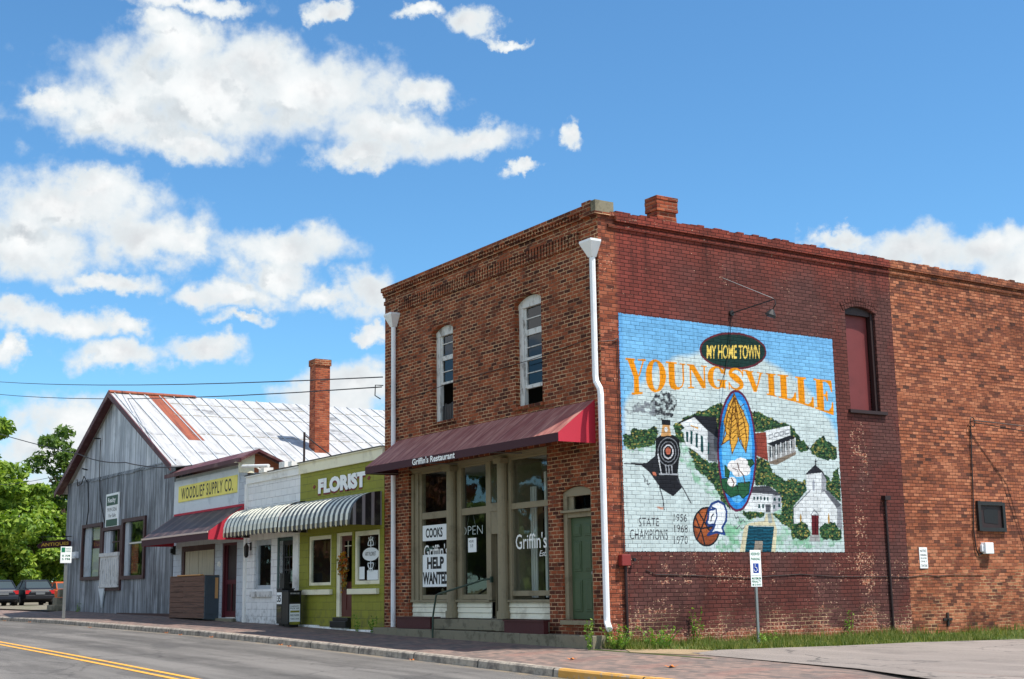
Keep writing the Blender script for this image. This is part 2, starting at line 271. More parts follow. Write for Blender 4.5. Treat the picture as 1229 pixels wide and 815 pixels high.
M['paper']=plain('paper',C(244,246,244),.6,.04,3)
M['ink']=plain('ink',C(22,22,24),.6,.05,3)
M['lettering']=plain('lettering',C(250,249,244),.5,.05,3)
M['sign_green']=plain('sign_green',C(30,120,84),.5,.05,3)
M['sign_blue']=plain('sign_blue',C(24,60,150),.5,.05,3)
M['dark_green']=plain('dark_green',C(24,74,50),.5,.1,3)
M['gold']=plain('gold',C(214,168,60),.5,.1,3)
M['letter_shadow']=plain('letter_shadow',C(128,44,34),.6,.1,3)
M['letter_ink']=plain('letter_ink',C(40,36,34),.6,.3,6)
M['sunlit_band']=plain('sunlit_band',C(214,190,176),.7,.2,5)  # pale colour for the painted sun band on the dark awning
def awn_mat(name,c,c2,seam,edge=None):
    m,g=newmat(name); p=g.sep(g.pos); n=g.noise(g.v('MULTIPLY',g.pos,(5,1,1)),1.2,6,.65)
    col=g.mix(g.ss(n,.35,.7),c,c2); ur=g.m('DIVIDE',p[0],.52); fu=g.m('FRACT',ur); e=g.ss(g.m('MINIMUM',fu,g.m('SUBTRACT',1.,fu)),.02,.045,1.,0.)
    col=g.mix(g.m('MULTIPLY',e,.6),col,seam); g.put(g.b.inputs['Base Color'],col); g.b.inputs['Roughness'].default_value=.75; bump(g,g.m('ADD',g.m('MULTIPLY',e,-.6),g.noise(g.pos,5,3,.5)),.01,.6); return m
M['awning_red']=awn_mat('awning_red',C(136,72,66),C(180,126,112),C(70,34,36))
M['valance']=plain('valance',C(64,26,34),.7,.15,4)
M['awning_end']=plain('awning_end',C(186,40,60),.7,.08,3)
def stripes(name,axis,pitch,a,b,duty=.5,ph=0.,dirt=.3):
    m,g=newmat(name); p=g.sep(g.pos); fu=g.m('FRACT',g.m('ADD',g.m('DIVIDE',p[axis],pitch),ph)); k=g.ss(g.m('ABSOLUTE',g.m('SUBTRACT',fu,.5)),duty*.5-.02,duty*.5+.02)
    c=g.mix(k,a,b); c=g.mix(g.m('MULTIPLY',g.ss(g.noise(g.pos,3,6,.7),.45,.68),dirt),c,C(120,116,100)); g.put(g.b.inputs['Base Color'],c); g.b.inputs['Roughness'].default_value=.45
    bump(g,k,.004,.5); return m
M['stripe_awning']=stripes('stripe_awning',0,.30,C(26,36,38),C(232,230,214),.52)
M['stripe_white']=stripes('stripe_white',0,.30,C(70,80,76),C(238,234,214),.36)
M['stripe_end']=stripes('stripe_end',1,.26,C(24,22,26),C(150,142,144),.66)
M['stripe_valance']=stripes('stripe_valance',0,.30,C(22,22,24),C(210,196,160),.62)
M['dark_awning']=stripes('dark_awning',0,.95,C(56,38,40),C(92,70,66),.75,dirt=.25)
def glass(name,tint=(.85,.9,.9),refl=1.0,base=.015):
    m=bpy.data.materials.new(name); m.use_nodes=True; g=G(m.node_tree); g.N.clear(); o=g.node('ShaderNodeOutputMaterial')
    t=g.node('ShaderNodeBsdfTransparent'); t.inputs[0].default_value=(*tint,1); s=g.node('ShaderNodeBsdfGlossy'); s.inputs['Roughness'].default_value=.02; s.inputs[0].default_value=(.95,.97,1,1)
    gm=g.node('ShaderNodeNewGeometry'); cs=g.m('ABSOLUTE',g.v('DOT_PRODUCT',gm.outputs['Normal'],gm.outputs['Incoming'],out=1)); f=g.m('ADD',g.m('MULTIPLY',g.m('ADD',.04,g.m('MULTIPLY',.96,g.m('POWER',g.m('SUBTRACT',1.,cs,clamp=True),5.))),refl*1.15),base,clamp=True)
    pos=g.node('ShaderNodeNewGeometry').outputs['Position']; b=g.node('ShaderNodeBump'); b.inputs['Distance'].default_value=.004; g.put(b.inputs['Height'],g.noise(pos,1.3,2,.5)); g.L.new(b.outputs[0],s.inputs['Normal'])
    mx=g.node('ShaderNodeMixShader'); g.put(mx.inputs[0],f); g.L.new(t.outputs[0],mx.inputs[1]); g.L.new(s.outputs[0],mx.inputs[2]); g.L.new(mx.outputs[0],o.inputs[0]); return m
M['glass']=glass('glass'); M['glass_dark']=glass('glass_dark',(.4,.45,.45),.7,.01)
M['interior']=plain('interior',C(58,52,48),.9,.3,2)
M['shop_floor']=plain('shop_floor',C(176,164,146),.6,.2,2); M['ceiling_tile']=plain('ceiling_tile',C(240,240,232),.9,.1,3)
M['curtain']=plain('curtain',C(210,206,196),.9,.2,6,stretch=(8,8,.3))
def asphalt(name,c1,c2,patch,pscale=.25,cracks=.5,blot=C(60,58,58),road=False):
    m,g=newmat(name); n=g.noise(g.pos,70,3,.7); s=g.noise(g.v('MULTIPLY',g.pos,(.12,1.1,1)),1.,6,.6)
    c=g.mix(g.ss(s,.38,.66),c1,c2); k=g.m('ADD',.62,g.m('MULTIPLY',n,.76)); c=g.mix(1.,c,g.comb(k,k,k),'MULTIPLY')
    c=g.mix(g.m('MULTIPLY',g.ss(g.noise(g.pos,pscale,7,.7),.5,.66),.5),c,patch)
    vo=g.node('ShaderNodeTexVoronoi',feature='DISTANCE_TO_EDGE'); g.put(vo.inputs['Vector'],g.v('ADD',g.pos,g.v('MULTIPLY',g.noise(g.pos,1.2,5,.6,1),(1.2,1.2,0)))); vo.inputs['Scale'].default_value=.33
    cr=g.m('MULTIPLY',g.ss(vo.outputs['Distance'],.004,.012,1.,0.),cracks); c=g.mix(cr,c,blot)
    sp=g.ss(g.noise(g.pos,160,2,.6),.60,.66); c=g.mix(g.m('MULTIPLY',sp,.5),c,C(176,170,160)); dk=g.ss(g.noise(g.pos,110,2,.6),.60,.66); c=g.mix(g.m('MULTIPLY',dk,.55),c,C(44,42,42))
    if road:
        y=g.sep(g.pos)[1]; wob=g.m('MULTIPLY',g.noise(g.v('MULTIPLY',g.pos,(.15,.3,0)),1.,3,.5),.9)
        for yc,wd,st in ((-4.9,.45,.5),(-6.6,.45,.45),(-10.0,.5,.45),(-11.7,.5,.45),(-3.3,.25,.25)):
            tr=g.ss(g.m('ABSOLUTE',g.m('SUBTRACT',g.m('ADD',y,wob),yc+.45)),.1,wd*1.6,1.,0.); c=g.mix(g.m('MULTIPLY',tr,g.m('MULTIPLY',st,g.ss(g.noise(g.v('MULTIPLY',g.pos,(.3,1.5,0)),1.,5,.7),.35,.6))),c,C(58,55,54))
        gr=g.m('MULTIPLY',g.ss(y,-3.25,-2.9),g.ss(g.noise(g.pos,3.,6,.7),.40,.6)); c=g.mix(g.m('MULTIPLY',gr,.8),c,C(138,122,98))
        pw=g.m('MULTIPLY',g.ss(g.noise(g.v('MULTIPLY',g.pos,(.12,.4,0)),1.,2,.4),.56,.565),.35); c=g.mix(pw,c,C(70,68,67))
    g.put(g.b.inputs['Base Color'],c); g.b.inputs['Roughness'].default_value=.9; g.b.inputs['Specular IOR Level'].default_value=.25; bump(g,g.m('SUBTRACT',n,cr),.008,.7); return m
M['road']=asphalt('road',C(92,89,86),C(116,112,108),C(74,71,69),road=True)
M['lot']=asphalt('lot',C(128,119,113),C(142,132,125),C(108,100,95),.5,.7)
def paver():
    m,g=newmat('pavers'); p=g.sep(g.pos); mort,r=bricks(g,p[0],p[1],.22,.11,.006,.003)
    c=g.ramp(r[0],[(0,C(96,84,78)),(.5,C(122,104,95)),(1,C(140,114,102))])
    band=g.m('FRACT',g.m('DIVIDE',g.m('ADD',p[0],.7),1.9)); bm=g.m('MULTIPLY',g.ss(band,.0,.05),g.ss(band,.28,.33,1.,0.)); bm=g.m('MULTIPLY',bm,g.m('MULTIPLY',g.ss(p[1],-2.15,-2.05),g.ss(p[1],-1.0,-.9,1.,0.)))
    c=g.mix(g.m('MULTIPLY',bm,.38),c,C(140,98,86)); c=g.mix(g.m('MULTIPLY',mort,.45),c,C(80,74,68))
    c=g.mix(g.m('MULTIPLY',g.ss(g.noise(g.pos,.8,7,.7),.48,.66),.45),c,C(84,80,78)); k=g.m('ADD',.75,g.m('MULTIPLY',g.noise(g.pos,50,3,.7),.5)); c=g.mix(1.,c,g.comb(k,k,k),'MULTIPLY')
    g.put(g.b.inputs['Base Color'],c); g.b.inputs['Roughness'].default_value=.85; bump(g,g.m('ADD',g.m('SUBTRACT',1.,mort),g.noise(g.pos,30,3,.6)),.005,.7); return m
M['pavers']=paver()
def curb_mat():
    m,g=newmat('curb'); p=g.sep(g.pos); n=g.noise(g.pos,5,6,.7); c=g.mix(g.ss(n,.36,.66),C(176,164,148),C(112,104,96))
    y=g.m('MULTIPLY',g.m('GREATER_THAN',p[0],2.35),g.ss(g.noise(g.pos,9,5,.7),.36,.46)); c=g.mix(g.m('MULTIPLY',y,.9),c,C(206,150,62))
    j=g.m('FRACT',g.m('DIVIDE',g.m('ADD',p[0],.2),2.4)); c=g.mix(g.ss(g.m('MINIMUM',j,g.m('SUBTRACT',1.,j)),.004,.012,.9,0.),c,C(30,28,26))
    g.put(g.b.inputs['Base Color'],c); g.b.inputs['Roughness'].default_value=.9; bump(g,g.noise(g.pos,25,4,.7),.01,.8); return m
M['curb']=curb_mat()
def paintline():
    m,g=newmat('line_paint'); n=g.ss(g.noise(g.pos,8,7,.75),.56,.64); c=g.mix(g.m('MULTIPLY',n,.8),C(222,158,52),C(116,108,98)); g.put(g.b.inputs['Base Color'],c); g.b.inputs['Roughness'].default_value=.8; return m
M['line']=paintline()
M['dirt']=plain('dirt',C(150,128,100),.95,.4,3,dirt=C(96,92,60),dirtamt=.7,dscale=1.5,bmp=.02)
M['grass_soil']=plain('grass_soil',C(70,86,34),.95,.5,4,dirt=C(110,96,60),dirtamt=.6,dscale=2.5,bmp=.03)
M['far_ground']=plain('far_ground',C(112,114,76),.95,.3,.3)
def leaf(name,stops,scale=.5):
    m,g=newmat(name); oi=g.node('ShaderNodeNewGeometry'); r=oi.outputs['Random Per Island']
    k=g.m('ADD',g.m('MULTIPLY',r,.6),g.m('MULTIPLY',g.noise(g.pos,scale,3,.6),.5)); c=g.ramp(k,stops)
    g.put(g.b.inputs['Base Color'],c); g.b.inputs['Roughness'].default_value=.55; g.b.inputs['Specular IOR Level'].default_value=.3
    t=g.node('ShaderNodeBsdfTranslucent'); g.put(t.inputs[0],g.mix(1.,c,(1.4,1.5,.6),'MULTIPLY')); mx=g.node('ShaderNodeMixShader'); mx.inputs[0].default_value=.3
    g.L.new(g.b.outputs[0],mx.inputs[1]); g.L.new(t.outputs[0],mx.inputs[2]); g.L.new(mx.outputs[0],g.o.inputs[0]); return m
M['leaf_bright']=leaf('leaf_bright',[(.1,C(54,82,26)),(.5,C(102,132,40)),(.9,C(160,178,72))])
M['leaf_mid']=leaf('leaf_mid',[(.1,C(44,68,32)),(.5,C(76,104,44)),(.9,C(124,146,66))])
M['leaf_red']=leaf('leaf_red',[(.1,C(70,40,30)),(.5,C(110,60,40)),(.9,C(120,110,60))])
M['grass']=leaf('grass',[(.1,C(56,76,28)),(.5,C(88,110,42)),(.9,C(160,152,92))],2.)
M['weed']=leaf('weed',[(.1,C(56,88,34)),(.5,C(96,134,46)),(.9,C(150,174,72))],3.)
M['bark']=plain('bark',C(80,66,52),.9,.4,5,bmp=.02)
M['dead_leaf']=plain('dead_leaf',C(196,112,44),.7,.4,9)
M['wreath']=leaf('wreath',[(.1,C(90,40,24)),(.35,C(190,90,30)),(.55,C(206,160,50)),(.7,C(110,110,50)),(.95,C(200,180,150))],20.)
def carpaint(name,col):
    m,g=newmat(name); g.b.inputs['Base Color'].default_value=(*col,1); g.b.inputs['Roughness'].default_value=.5; g.b.inputs['Specular IOR Level'].default_value=.3; g.b.inputs['Coat Weight'].default_value=.0
    return m
M['car_dark']=carpaint('car_dark',C(30,30,34)); M['car_blue']=carpaint('car_blue',C(34,40,50)); M['car_orange']=carpaint('car_orange',C(190,90,40))
M['car_glass']=carpaint('car_glass',C(52,64,68)); M['gravel']=plain('gravel',C(120,112,98),.95,.4,2,dirt=C(70,84,42),dirtamt=.8,dscale=.6,bmp=.02); M['tyre']=plain('tyre',C(24,24,24),.85,.2,9); M['rim']=carpaint('rim',C(150,152,156))
M['tail_red']=plain('tail_red',C(190,40,44),.25,.1,9); M['plate']=plain('plate',C(110,112,114),.5,.1,9)
# ---------------------------------------------------------------- mesh helpers
class MB:
    def __init__(s): s.v=[]; s.f=[]; s.mi=[]
    def add(s,vs,fs,m=0):
        o=len(s.v); s.v+= [tuple(x) for x in vs]; s.f+=[tuple(i+o for i in f) for f in fs]; s.mi+=[m]*len(fs); return s
    def box(s,x0,y0,z0,x1,y1,z1,m=0):
        return s.add([(x0,y0,z0),(x1,y0,z0),(x1,y1,z0),(x0,y1,z0),(x0,y0,z1),(x1,y0,z1),(x1,y1,z1),(x0,y1,z1)],[(0,3,2,1),(4,5,6,7),(0,1,5,4),(1,2,6,5),(2,3,7,6),(3,0,4,7)],m)
    def quad(s,a,b,c,d,m=0): return s.add([a,b,c,d],[(0,1,2,3)],m)
    def prism(s,pts,d,m=0,hull=None):   # closed polygon (3d points) extruded by vector d
        n=len(pts); P=[Vector(p) for p in pts]; d=Vector(d); tri=tessellate_polygon([P])
        s.add([*P,*[p+d for p in P]],[tuple(t) for t in tri]+[tuple(i+n for i in reversed(t)) for t in tri]+[(i,(i+1)%n,(i+1)%n+n,i+n) for i in range(n)],m); return s
    def tube(s,pts,r,n=8,m=0,caps=True):
        P=[Vector(p) for p in pts]; rs=r if isinstance(r,(list,tuple)) else [r]*len(P); vs=[]; fs=[]; up=None
        for i,p in enumerate(P):
            t=(P[min(i+1,len(P)-1)]-P[max(i-1,0)]).normalized()
            if up is None: up=Vector((0,0,1)) if abs(t.z)<.9 else Vector((1,0,0))
            a=t.cross(up).normalized(); b=a.cross(t).normalized(); up=b
            for k in range(n):
                w=2*math.pi*k/n; vs.append(p+(a*math.cos(w)+b*math.sin(w))*rs[i])
        for i in range(len(P)-1):
            for k in range(n): fs.append((i*n+k,i*n+(k+1)%n,(i+1)*n+(k+1)%n,(i+1)*n+k))
        if caps: fs+=[tuple(reversed(range(n))),tuple(range((len(P)-1)*n,len(P)*n))]
        return s.add(vs,fs,m)
    def build(s,name,mats,parent=None,smooth=False,label=None,bev=0):
        me=bpy.data.meshes.new(name); me.from_pydata([tuple(v) for v in s.v],[],s.f)
        for k in (mats if isinstance(mats,(list,tuple)) else [mats]): me.materials.append(M[k] if isinstance(k,str) else k)
        me.polygons.foreach_set('material_index',s.mi)
        if smooth: me.polygons.foreach_set('use_smooth',[True]*len(s.f))
        me.update(); o=bpy.data.objects.new(name,me); COL.objects.link(o)
        bm=bmesh.new(); bm.from_mesh(me); bmesh.ops.recalc_face_normals(bm,faces=bm.faces); bm.to_mesh(me); bm.free()
        if parent is not None:
            o.parent=parent
            if parent.type=='EMPTY': o.location=-parent.location
        if label: o['label']=label
        if bev:
            b=o.modifiers.new('bevel','BEVEL'); b.width=bev; b.segments=2; b.limit_method='ANGLE'
        return o
def thing(name,label,cat,loc=(0,0,0),group=None):
    o=bpy.data.objects.new(name,None); o.empty_display_size=.3; COL.objects.link(o); o.location=loc; o['label']=label; o['category']=cat
    if group: o['group']=group
    return o
def tag(o,label,cat,group=None):
    o['label']=label; o['category']=cat
    if group: o['group']=group
    return o
def struct(o,kind='structure'): o['kind']=kind; return o
def lerp(k,x):
    if x<=k[0][0]: (a,b),(c,d)=k[0],k[1]
    elif x>=k[-1][0]: (a,b),(c,d)=k[-2],k[-1]
    else:
        for i in range(len(k)-1):
            if k[i][0]<=x<=k[i+1][0]: (a,b),(c,d)=k[i],k[i+1]; break
    return b+(d-b)*(x-a)/(c-a)
KF=[(-90,.66),(-60,.60),(-38.5,.484),(-25,.342),(-18.4,.22),(-14.2,.165),(-9.2,.06),(0,-.06),(9,-.19),(40,-.60)]
KC=[(-90,.52),(-60,.42),(-38.3,.30),(-28.4,.262),(-14.2,.113),(-8,.0),(-4.5,-.072),(.6,-.184),(2.6,-.235),(9,-.345),(40,-.9)]
zf=lambda x:lerp(KF,x); zc=lambda x:lerp(KC,x)
YC=-2.85                      # kerb face
def zs(x,y):                  # pavement surface
    return zf(x)+(zc(x)-zf(x))*min(1,max(0,-y/2.7))
zr=lambda x:zc(x)-.145
def zroad(x,y): 
    t=(YC-y); return zr(x)+.045*math.sin(min(1,max(0,t/11.))*math.pi)
# text: built-in face turned into mesh
_fc={}
def text_tris(s,bold=0.,ext=0.,shear=0.,space=1.):
    c=bpy.data.curves.new('t','FONT'); c.body=s; c.size=1; c.offset=bold; c.extrude=ext; c.shear=shear; c.space_character=space; c.resolution_u=3
    o=bpy.data.objects.new('t',c); COL.objects.link(o); dg=bpy.context.evaluated_depsgraph_get(); me=o.evaluated_get(dg).to_mesh()
    V=[v.co.copy() for v in me.vertices]; F=[tuple(p.vertices) for p in me.polygons]
    o.evaluated_get(dg).to_mesh_clear(); bpy.data.objects.remove(o); bpy.data.curves.remove(c)
    x0=min(v.x for v in V);x1=max(v.x for v in V);y0=min(v.y for v in V);y1=max(v.y for v in V)
    return [((v.x-x0)/(x1-x0),(v.y-y0)/(y1-y0),v.z) for v in V],F
def text_on(mb,s,o,ux,uz,nrm,depth=.004,bold=.0,m=0,shear=0.,space=1.):
    # o: lower-left corner, ux: full width vector, uz: full height vector, nrm: outward unit normal
    V,F=text_tris(s,bold,.5 if depth>.006 else 0.,shear,space); o=Vector(o);ux=Vector(ux);uz=Vector(uz);n=Vector(nrm)
    mb.add([o+ux*a+uz*b+n*(depth*(.5+z) if depth>.006 else depth) for a,b,z in V],F,m)
def wall(mb,o,U,V,w,h,holes,depth,nin,m=0,outline=None,mrev=None):
    # planar wall with holes given as 2d polygons; reveals run inward by depth along nin
    o=Vector(o);U=Vector(U);V=Vector(V);nin=Vector(nin); out=outline or [(0,0),(w,0),(w,h),(0,h)]
    P=lambda q:o+U*q[0]+V*q[1]
    loops=[[Vector((a,b,0)) for a,b in out]]+[[Vector((a,b,0)) for a,b in reversed(hh)] for hh in holes]
    tri=tessellate_polygon(loops); flat=[q for l in loops for q in l]; mb.add([P(q) for q in flat],[tuple(t) for t in tri],m)
    for hh in holes:
        n=len(hh); mb.add([P(q) for q in hh]+[P(q)+nin*depth for q in hh],[(i,(i+1)%n,(i+1)%n+n,i+n) for i in range(n)],m if mrev is None else mrev)
def arch(x0,x1,z0,zs_,zt,n=10):
    # opening with segmental arched head
    c=(x0+x1)/2; hw=(x1-x0)/2; rise=zt-zs_; r=(hw*hw+rise*rise)/(2*rise); a=math.asin(min(1,hw/r))
    return [(x0,z0),(x1,z0)]+[(c+r*math.sin(a*(1-2*i/n)),zt-r+r*math.cos(a*(1-2*i/n))) for i in range(n+1)]
def voussoirs(mb,x0,x1,zs_,zt,P,n=11,t=.21,proud=.012,m=0,nrm=(0,-1,0),deep=.1):
    c=(x0+x1)/2; hw=(x1-x0)/2; rise=zt-zs_; r=(hw*hw+rise*rise)/(2*rise); a=math.asin(min(1,hw/r))*1.12; nv=Vector(nrm)
    for k in range(2):
      r0=r+.012+k*(t*.5+.006); r1=r0+t*.5-.008
      for i in range(n):
        a0=a*(1-2*i/n)-.006/r; a1=a*(1-2*(i+1)/n)+.006/r
        q=[(c+rr*math.sin(w),zt-r+rr*math.cos(w)) for rr,w in ((r0,a0),(r1,a0),(r1,a1),(r0,a1))]
        mb.prism([P(u,v)+nv*proud for u,v in q],-nv*(deep),m)

# ---------------------------------------------------------------- ground, road, pavement
def sheet(name,xs,ys,fz,mat):
    mb=MB(); nx=len(xs);ny=len(ys); mb.add([(x,y,fz(x,y)) for y in ys for x in xs],[(j*nx+i,j*nx+i+1,(j+1)*nx+i+1,(j+1)*nx+i) for j in range(ny-1) for i in range(nx-1)]); return mb.build(name,mat,smooth=True)
def frange(a,b,n): return [a+(b-a)*i/n for i in range(n+1)]
XS=sorted(set([-90,-60,-38.3,-28.4,-14.2,-8,-4.5,.6,2.6,9,40]+frange(-90,40,65)))
def zfar(x,y):
    b=zr(max(-90,min(40,x)))-.12
    return b
struct(sheet('ground',[-900,-500,-300,-200,-140]+frange(-90,40,26)+[60,100,200,400,900],[-900,-400,-200,-100,-60,-30,-14,-6,0,30,60,120,300,600,1200],lambda x,y:zfar(x,y),'far_ground'))
struct(sheet('road',[-300,-200,-130]+XS+[80,160],[YC+.02]+frange(-3.6,-13.8,8),lambda x,y:zroad(max(-110,x),y),'road'))
XP=[x for x in XS if x<=40]
struct(sheet('pavement',XP,frange(-2.72,.0,4),lambda x,y:zs(x,y),'pavers'))
kb=MB()
for i in range(len(XP)-1):
    a,b=XP[i],XP[i+1]
    pa=[(a,-2.72,zc(a)+.003),(a,YC+.03,zc(a)+.001),(a,YC,zc(a)-.03),(a,YC-.015,zr(a)-.05)]; pb=[(b,-2.72,zc(b)+.003),(b,YC+.03,zc(b)+.001),(b,YC,zc(b)-.03),(b,YC-.015,zr(b)-.05)]
    for k in range(3): kb.quad(pa[k],pb[k],pb[k+1],pa[k+1])
struct(kb.build('kerb','curb'))
# drain slot / broken kerb joint
ln=MB()
for y0 in (-8.12,-8.40):
    for i in range(len(XS)-1):
        a,b=XS[i],XS[i+1]; ln.quad((a,y0,zroad(a,y0)+.006),(b,y0,zroad(b,y0)+.006),(b,y0-.11,zroad(b,y0-.11)+.006),(a,y0-.11,zroad(a,y0-.11)+.006))
struct(ln.build('road_marking','line'))
# far-side pavement and verge across the street
struct(sheet('far_pavement',[-200]+XP,[-13.7,-15.6],lambda x,y:zr(x)+.13,'curb'))
# side lot, driveway mouth and grass strip along the painted wall
zl=lambda x,y:-.06-.016*x+(.0 if y>-.3 else .0)
struct(sheet('grass_verge',frange(0,3.4,6),frange(-.45,30,14),lambda x,y:zl(x,y)-.004 if y>0 else zs(x,y)+.006,'grass_soil'))
lot=MB(); edge=[(1.9,1.0),(2.1,2.2),(2.35,3.7),(2.45,5.9),(3.05,8.5),(3.3,13),(3.4,30)]
front=[(2.3,.1),(2.75,-.08),(4.5,-.25),(6.8,-.5),(8.6,-1.15),(11,-1.9),(14,-2.5),(20,-2.68),(40,-2.7)]
poly=[Vector((x,y,0)) for x,y in front+[(40,30)]+list(reversed(edge))]
tri=tessellate_polygon([poly]); lot.add([(p.x,p.y,max(zl(p.x,p.y),zs(p.x,min(p.y,0))+.0)+.008) for p in poly],[tuple(t) for t in tri])
struct(lot.build('side_lot','lot'))
dv=MB(); dv.add([(x,y,zs(x,y)+.010 if y<0 else zl(x,y)+.012) for x,y in [(.55,-.05),(1.2,-.42),(2.2,-.30),(2.9,-.12),(2.3,.25),(2.0,.9),(1.5,.8),(.9,.35)]],[(0,1,2,3,4,5,6,7)])
struct(dv.build('bare_soil','dirt'))
# gravel lot beyond the tin building
struct(sheet('gravel_lot',[-260,-150,-110,-90,-75,-60,-50,-41,-38.9],[-.6,3,10,30,80],lambda x,y:zs(x,0)+.02 if x>-90 else .68,'gravel'))

# ================================================================ the corner brick building
X0=-9.25; ZT=8.62
B=thing('brick_building','two-storey corner brick building with painted town mural and maroon awning','building',(-4.6,6,-.1))
fw=MB()
W1=(-6.79,-5.81,5.05,7.26,7.39); W2=(-3.13,-2.09,4.99,7.29,7.43)
DR=(-1.50,-.47,.46,3.02,3.13)
SF=(-7.99,-1.98,.44,4.05)
holes=[arch(a-X0,b-X0,c+.3,d+.3,e+.3) for a,b,c,d,e in (W1,W2,DR)]+[[(SF[0]-X0,SF[2]+.3),(SF[1]-X0,SF[2]+.3),(SF[1]-X0,SF[3]+.3),(SF[0]-X0,SF[3]+.3)]]
wall(fw,(X0,0,-.3),(1,0,0),(0,0,1),-X0,ZT+.3,holes,.22,(0,1,0))
for a,b,c,d,e in (W1,W2,DR): voussoirs(fw,a,b,d,e,lambda u,v:Vector((u,0,v)),13 if a!=DR[0] else 14)
for a,b,c in ((W1[0],W1[1],W1[2]),(W2[0],W2[1],W2[2])):
    for k in range(10):
        x=a-.06+k*(b-a+.12)/10; fw.box(x+.004,-.05+random.uniform(-.008,.01),c-.075,x+(b-a+.12)/10-.004,.1,c-.004)
fw.build('front_wall','brick_front',B)
sw=MB(); SW=(7.08,8.07,5.0,7.32,7.44); L=26.
wall(sw,(0,0,-.3),(0,1,0),(0,0,1),L,ZT+.3,[arch(SW[0],SW[1],SW[2]+.3,SW[3]+.3,SW[4]+.3)],.24,(-1,0,0))
voussoirs(sw,SW[0],SW[1],SW[3],SW[4],lambda u,v:Vector((0,u,v)),15,nrm=(1,0,0))
sw.build('side_wall','brick_side',B)
bw_=MB(); bw_.box(X0,.012,-.3,X0+.3,L,ZT-.1); bw_.box(X0+.3,L-.3,-.3,-.0,L,ZT-.01); bw_.build('party_wall','brick_front',B)
rf=MB(); rf.box(X0+.3,.3,8.0,-.3,L-.3,8.1); rf.build('roof','black_iron',B)
# cornice: front dentil course, frieze of upright bricks; side corbels
cn=MB()
cn.box(X0-.06,-.10,8.74,-.42,.25,8.85); cn.box(X0-.03,-.045,8.60,-.42,.12,8.655)
x=X0
while x<-.5:
    cn.box(x,-.085,8.655,x+.062,.1,8.74); x+=.118
cn.box(X0-.02,-.03,8.40,-.02,.05,8.50)
cn.build('front_cornice','brick_front',B)
fz=MB(); x=-8.44
while x<-.72:
    h=random.uniform(-.008,.008); fz.box(x,-.05+random.uniform(-.006,.006),8.09+h,x+.068,.02,8.375+h); x+=.1135
fz.box(-8.47,-.035,8.385,-.66,.02,8.44); fz.build('brick_frieze','brick_front',B)
cp=MB(); cp.box(-.42,-.09,8.66,-.13,.42,8.92,0); cp.box(-.128,-.07,8.66,.03,.40,8.90,1); cp.box(-.46,-.11,8.60,.05,.3,8.656,0); cp.build('corner_block',['brick_front','concrete'],B,label='weathered block capping the street corner of the parapet')
ck=MB(); ck.box(-.32,.42,8.50,.075,L,8.60); ck.box(-.32,.30,8.605,.045,L,8.69); ck.box(-.1,.25,8.36,.038,L,8.43); y=.45
while y<14.5:
    h=random.uniform(.0,.05); ck.box(-.3,y,8.69,.03+random.uniform(-.03,.01),y+random.uniform(.16,.215),8.70+h); y+=.225
ck.build('side_cornice','brick_side',B)
# stub chimney on the parapet
ch=MB(); cy0,cy1=1.70,2.22; cx0,cx1=-.47,-.12
for i in range(9):
    z=8.55+i*.0825; j=lambda:random.uniform(-.012,.012); t=.03 if i>=5 else 0
    ch.box(cx0-t+j(),cy0-t+j(),z,cx1+t+j(),cy1+t*.6+j(),z+.076)
ch.box(cx0+.02,cy0+.02,8.5,cx1-.02,cy1-.02,9.27); ch.build('chimney','brick_chimney',B,label='broken brick chimney stub above the mural')
# upper sash windows
def sash(a,b,c,d,e,rails,bars,gaptop,name):
    f=MB(); y0=.12
    f.box(a,y0,c,a+.17,y0+.10,d+.02); f.box(b-.04,y0,c,b,y0+.10,d+.02)
    f.prism([(u,y0-.01,v) for u,v in arch(a,b,d-.11,d-.005,e-.01)],(0,.1,0))
    w=f.build('window_frame','old_white',B,label=name)
    s=MB(); s.box(a+.17,y0+.03,gaptop,a+.235,y0+.08,d-.06); s.box(b-.075,y0+.03,gaptop,b-.04,y0+.08,d-.06)
    for z,h in rails: s.box(a+.235,y0+.025,z-h/2,b-.075,y0+.085,z+h/2)
    for z in bars: s.box(a+.235,y0+.035,z-.010,b-.075,y0+.07,z+.010)
    s.build('sash','old_white',w)
    p=MB(); p.quad((a+.2,y0+.06,gaptop),(b-.05,y0+.06,gaptop),(b-.05,y0+.06,d),(a+.2,y0+.06,d)); p.build('pane','glass_dark',w)
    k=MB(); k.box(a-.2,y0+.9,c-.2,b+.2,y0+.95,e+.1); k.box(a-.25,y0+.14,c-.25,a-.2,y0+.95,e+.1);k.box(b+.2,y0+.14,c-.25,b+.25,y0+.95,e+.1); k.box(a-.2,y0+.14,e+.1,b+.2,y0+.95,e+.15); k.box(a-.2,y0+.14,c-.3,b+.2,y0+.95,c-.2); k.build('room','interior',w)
    return w
w1=sash(*W1,[(6.60,.11),(5.99,.05)],[6.95,6.27],5.97,'weathered sash window standing open over broken slats')
q=MB(); 
for i in range(7):
    x=-6.55+i*.105; q.box(x,.14,5.06,x+.085,.16,5.48+random.uniform(-.05,.02))
q.build('slat_panel','black_iron',w1)
sash(*W2,[(6.62,.13),(6.03,.075),(5.42,.08)],[6.93,6.29,5.72],5.40,'peeling white arched sash window above the awning')
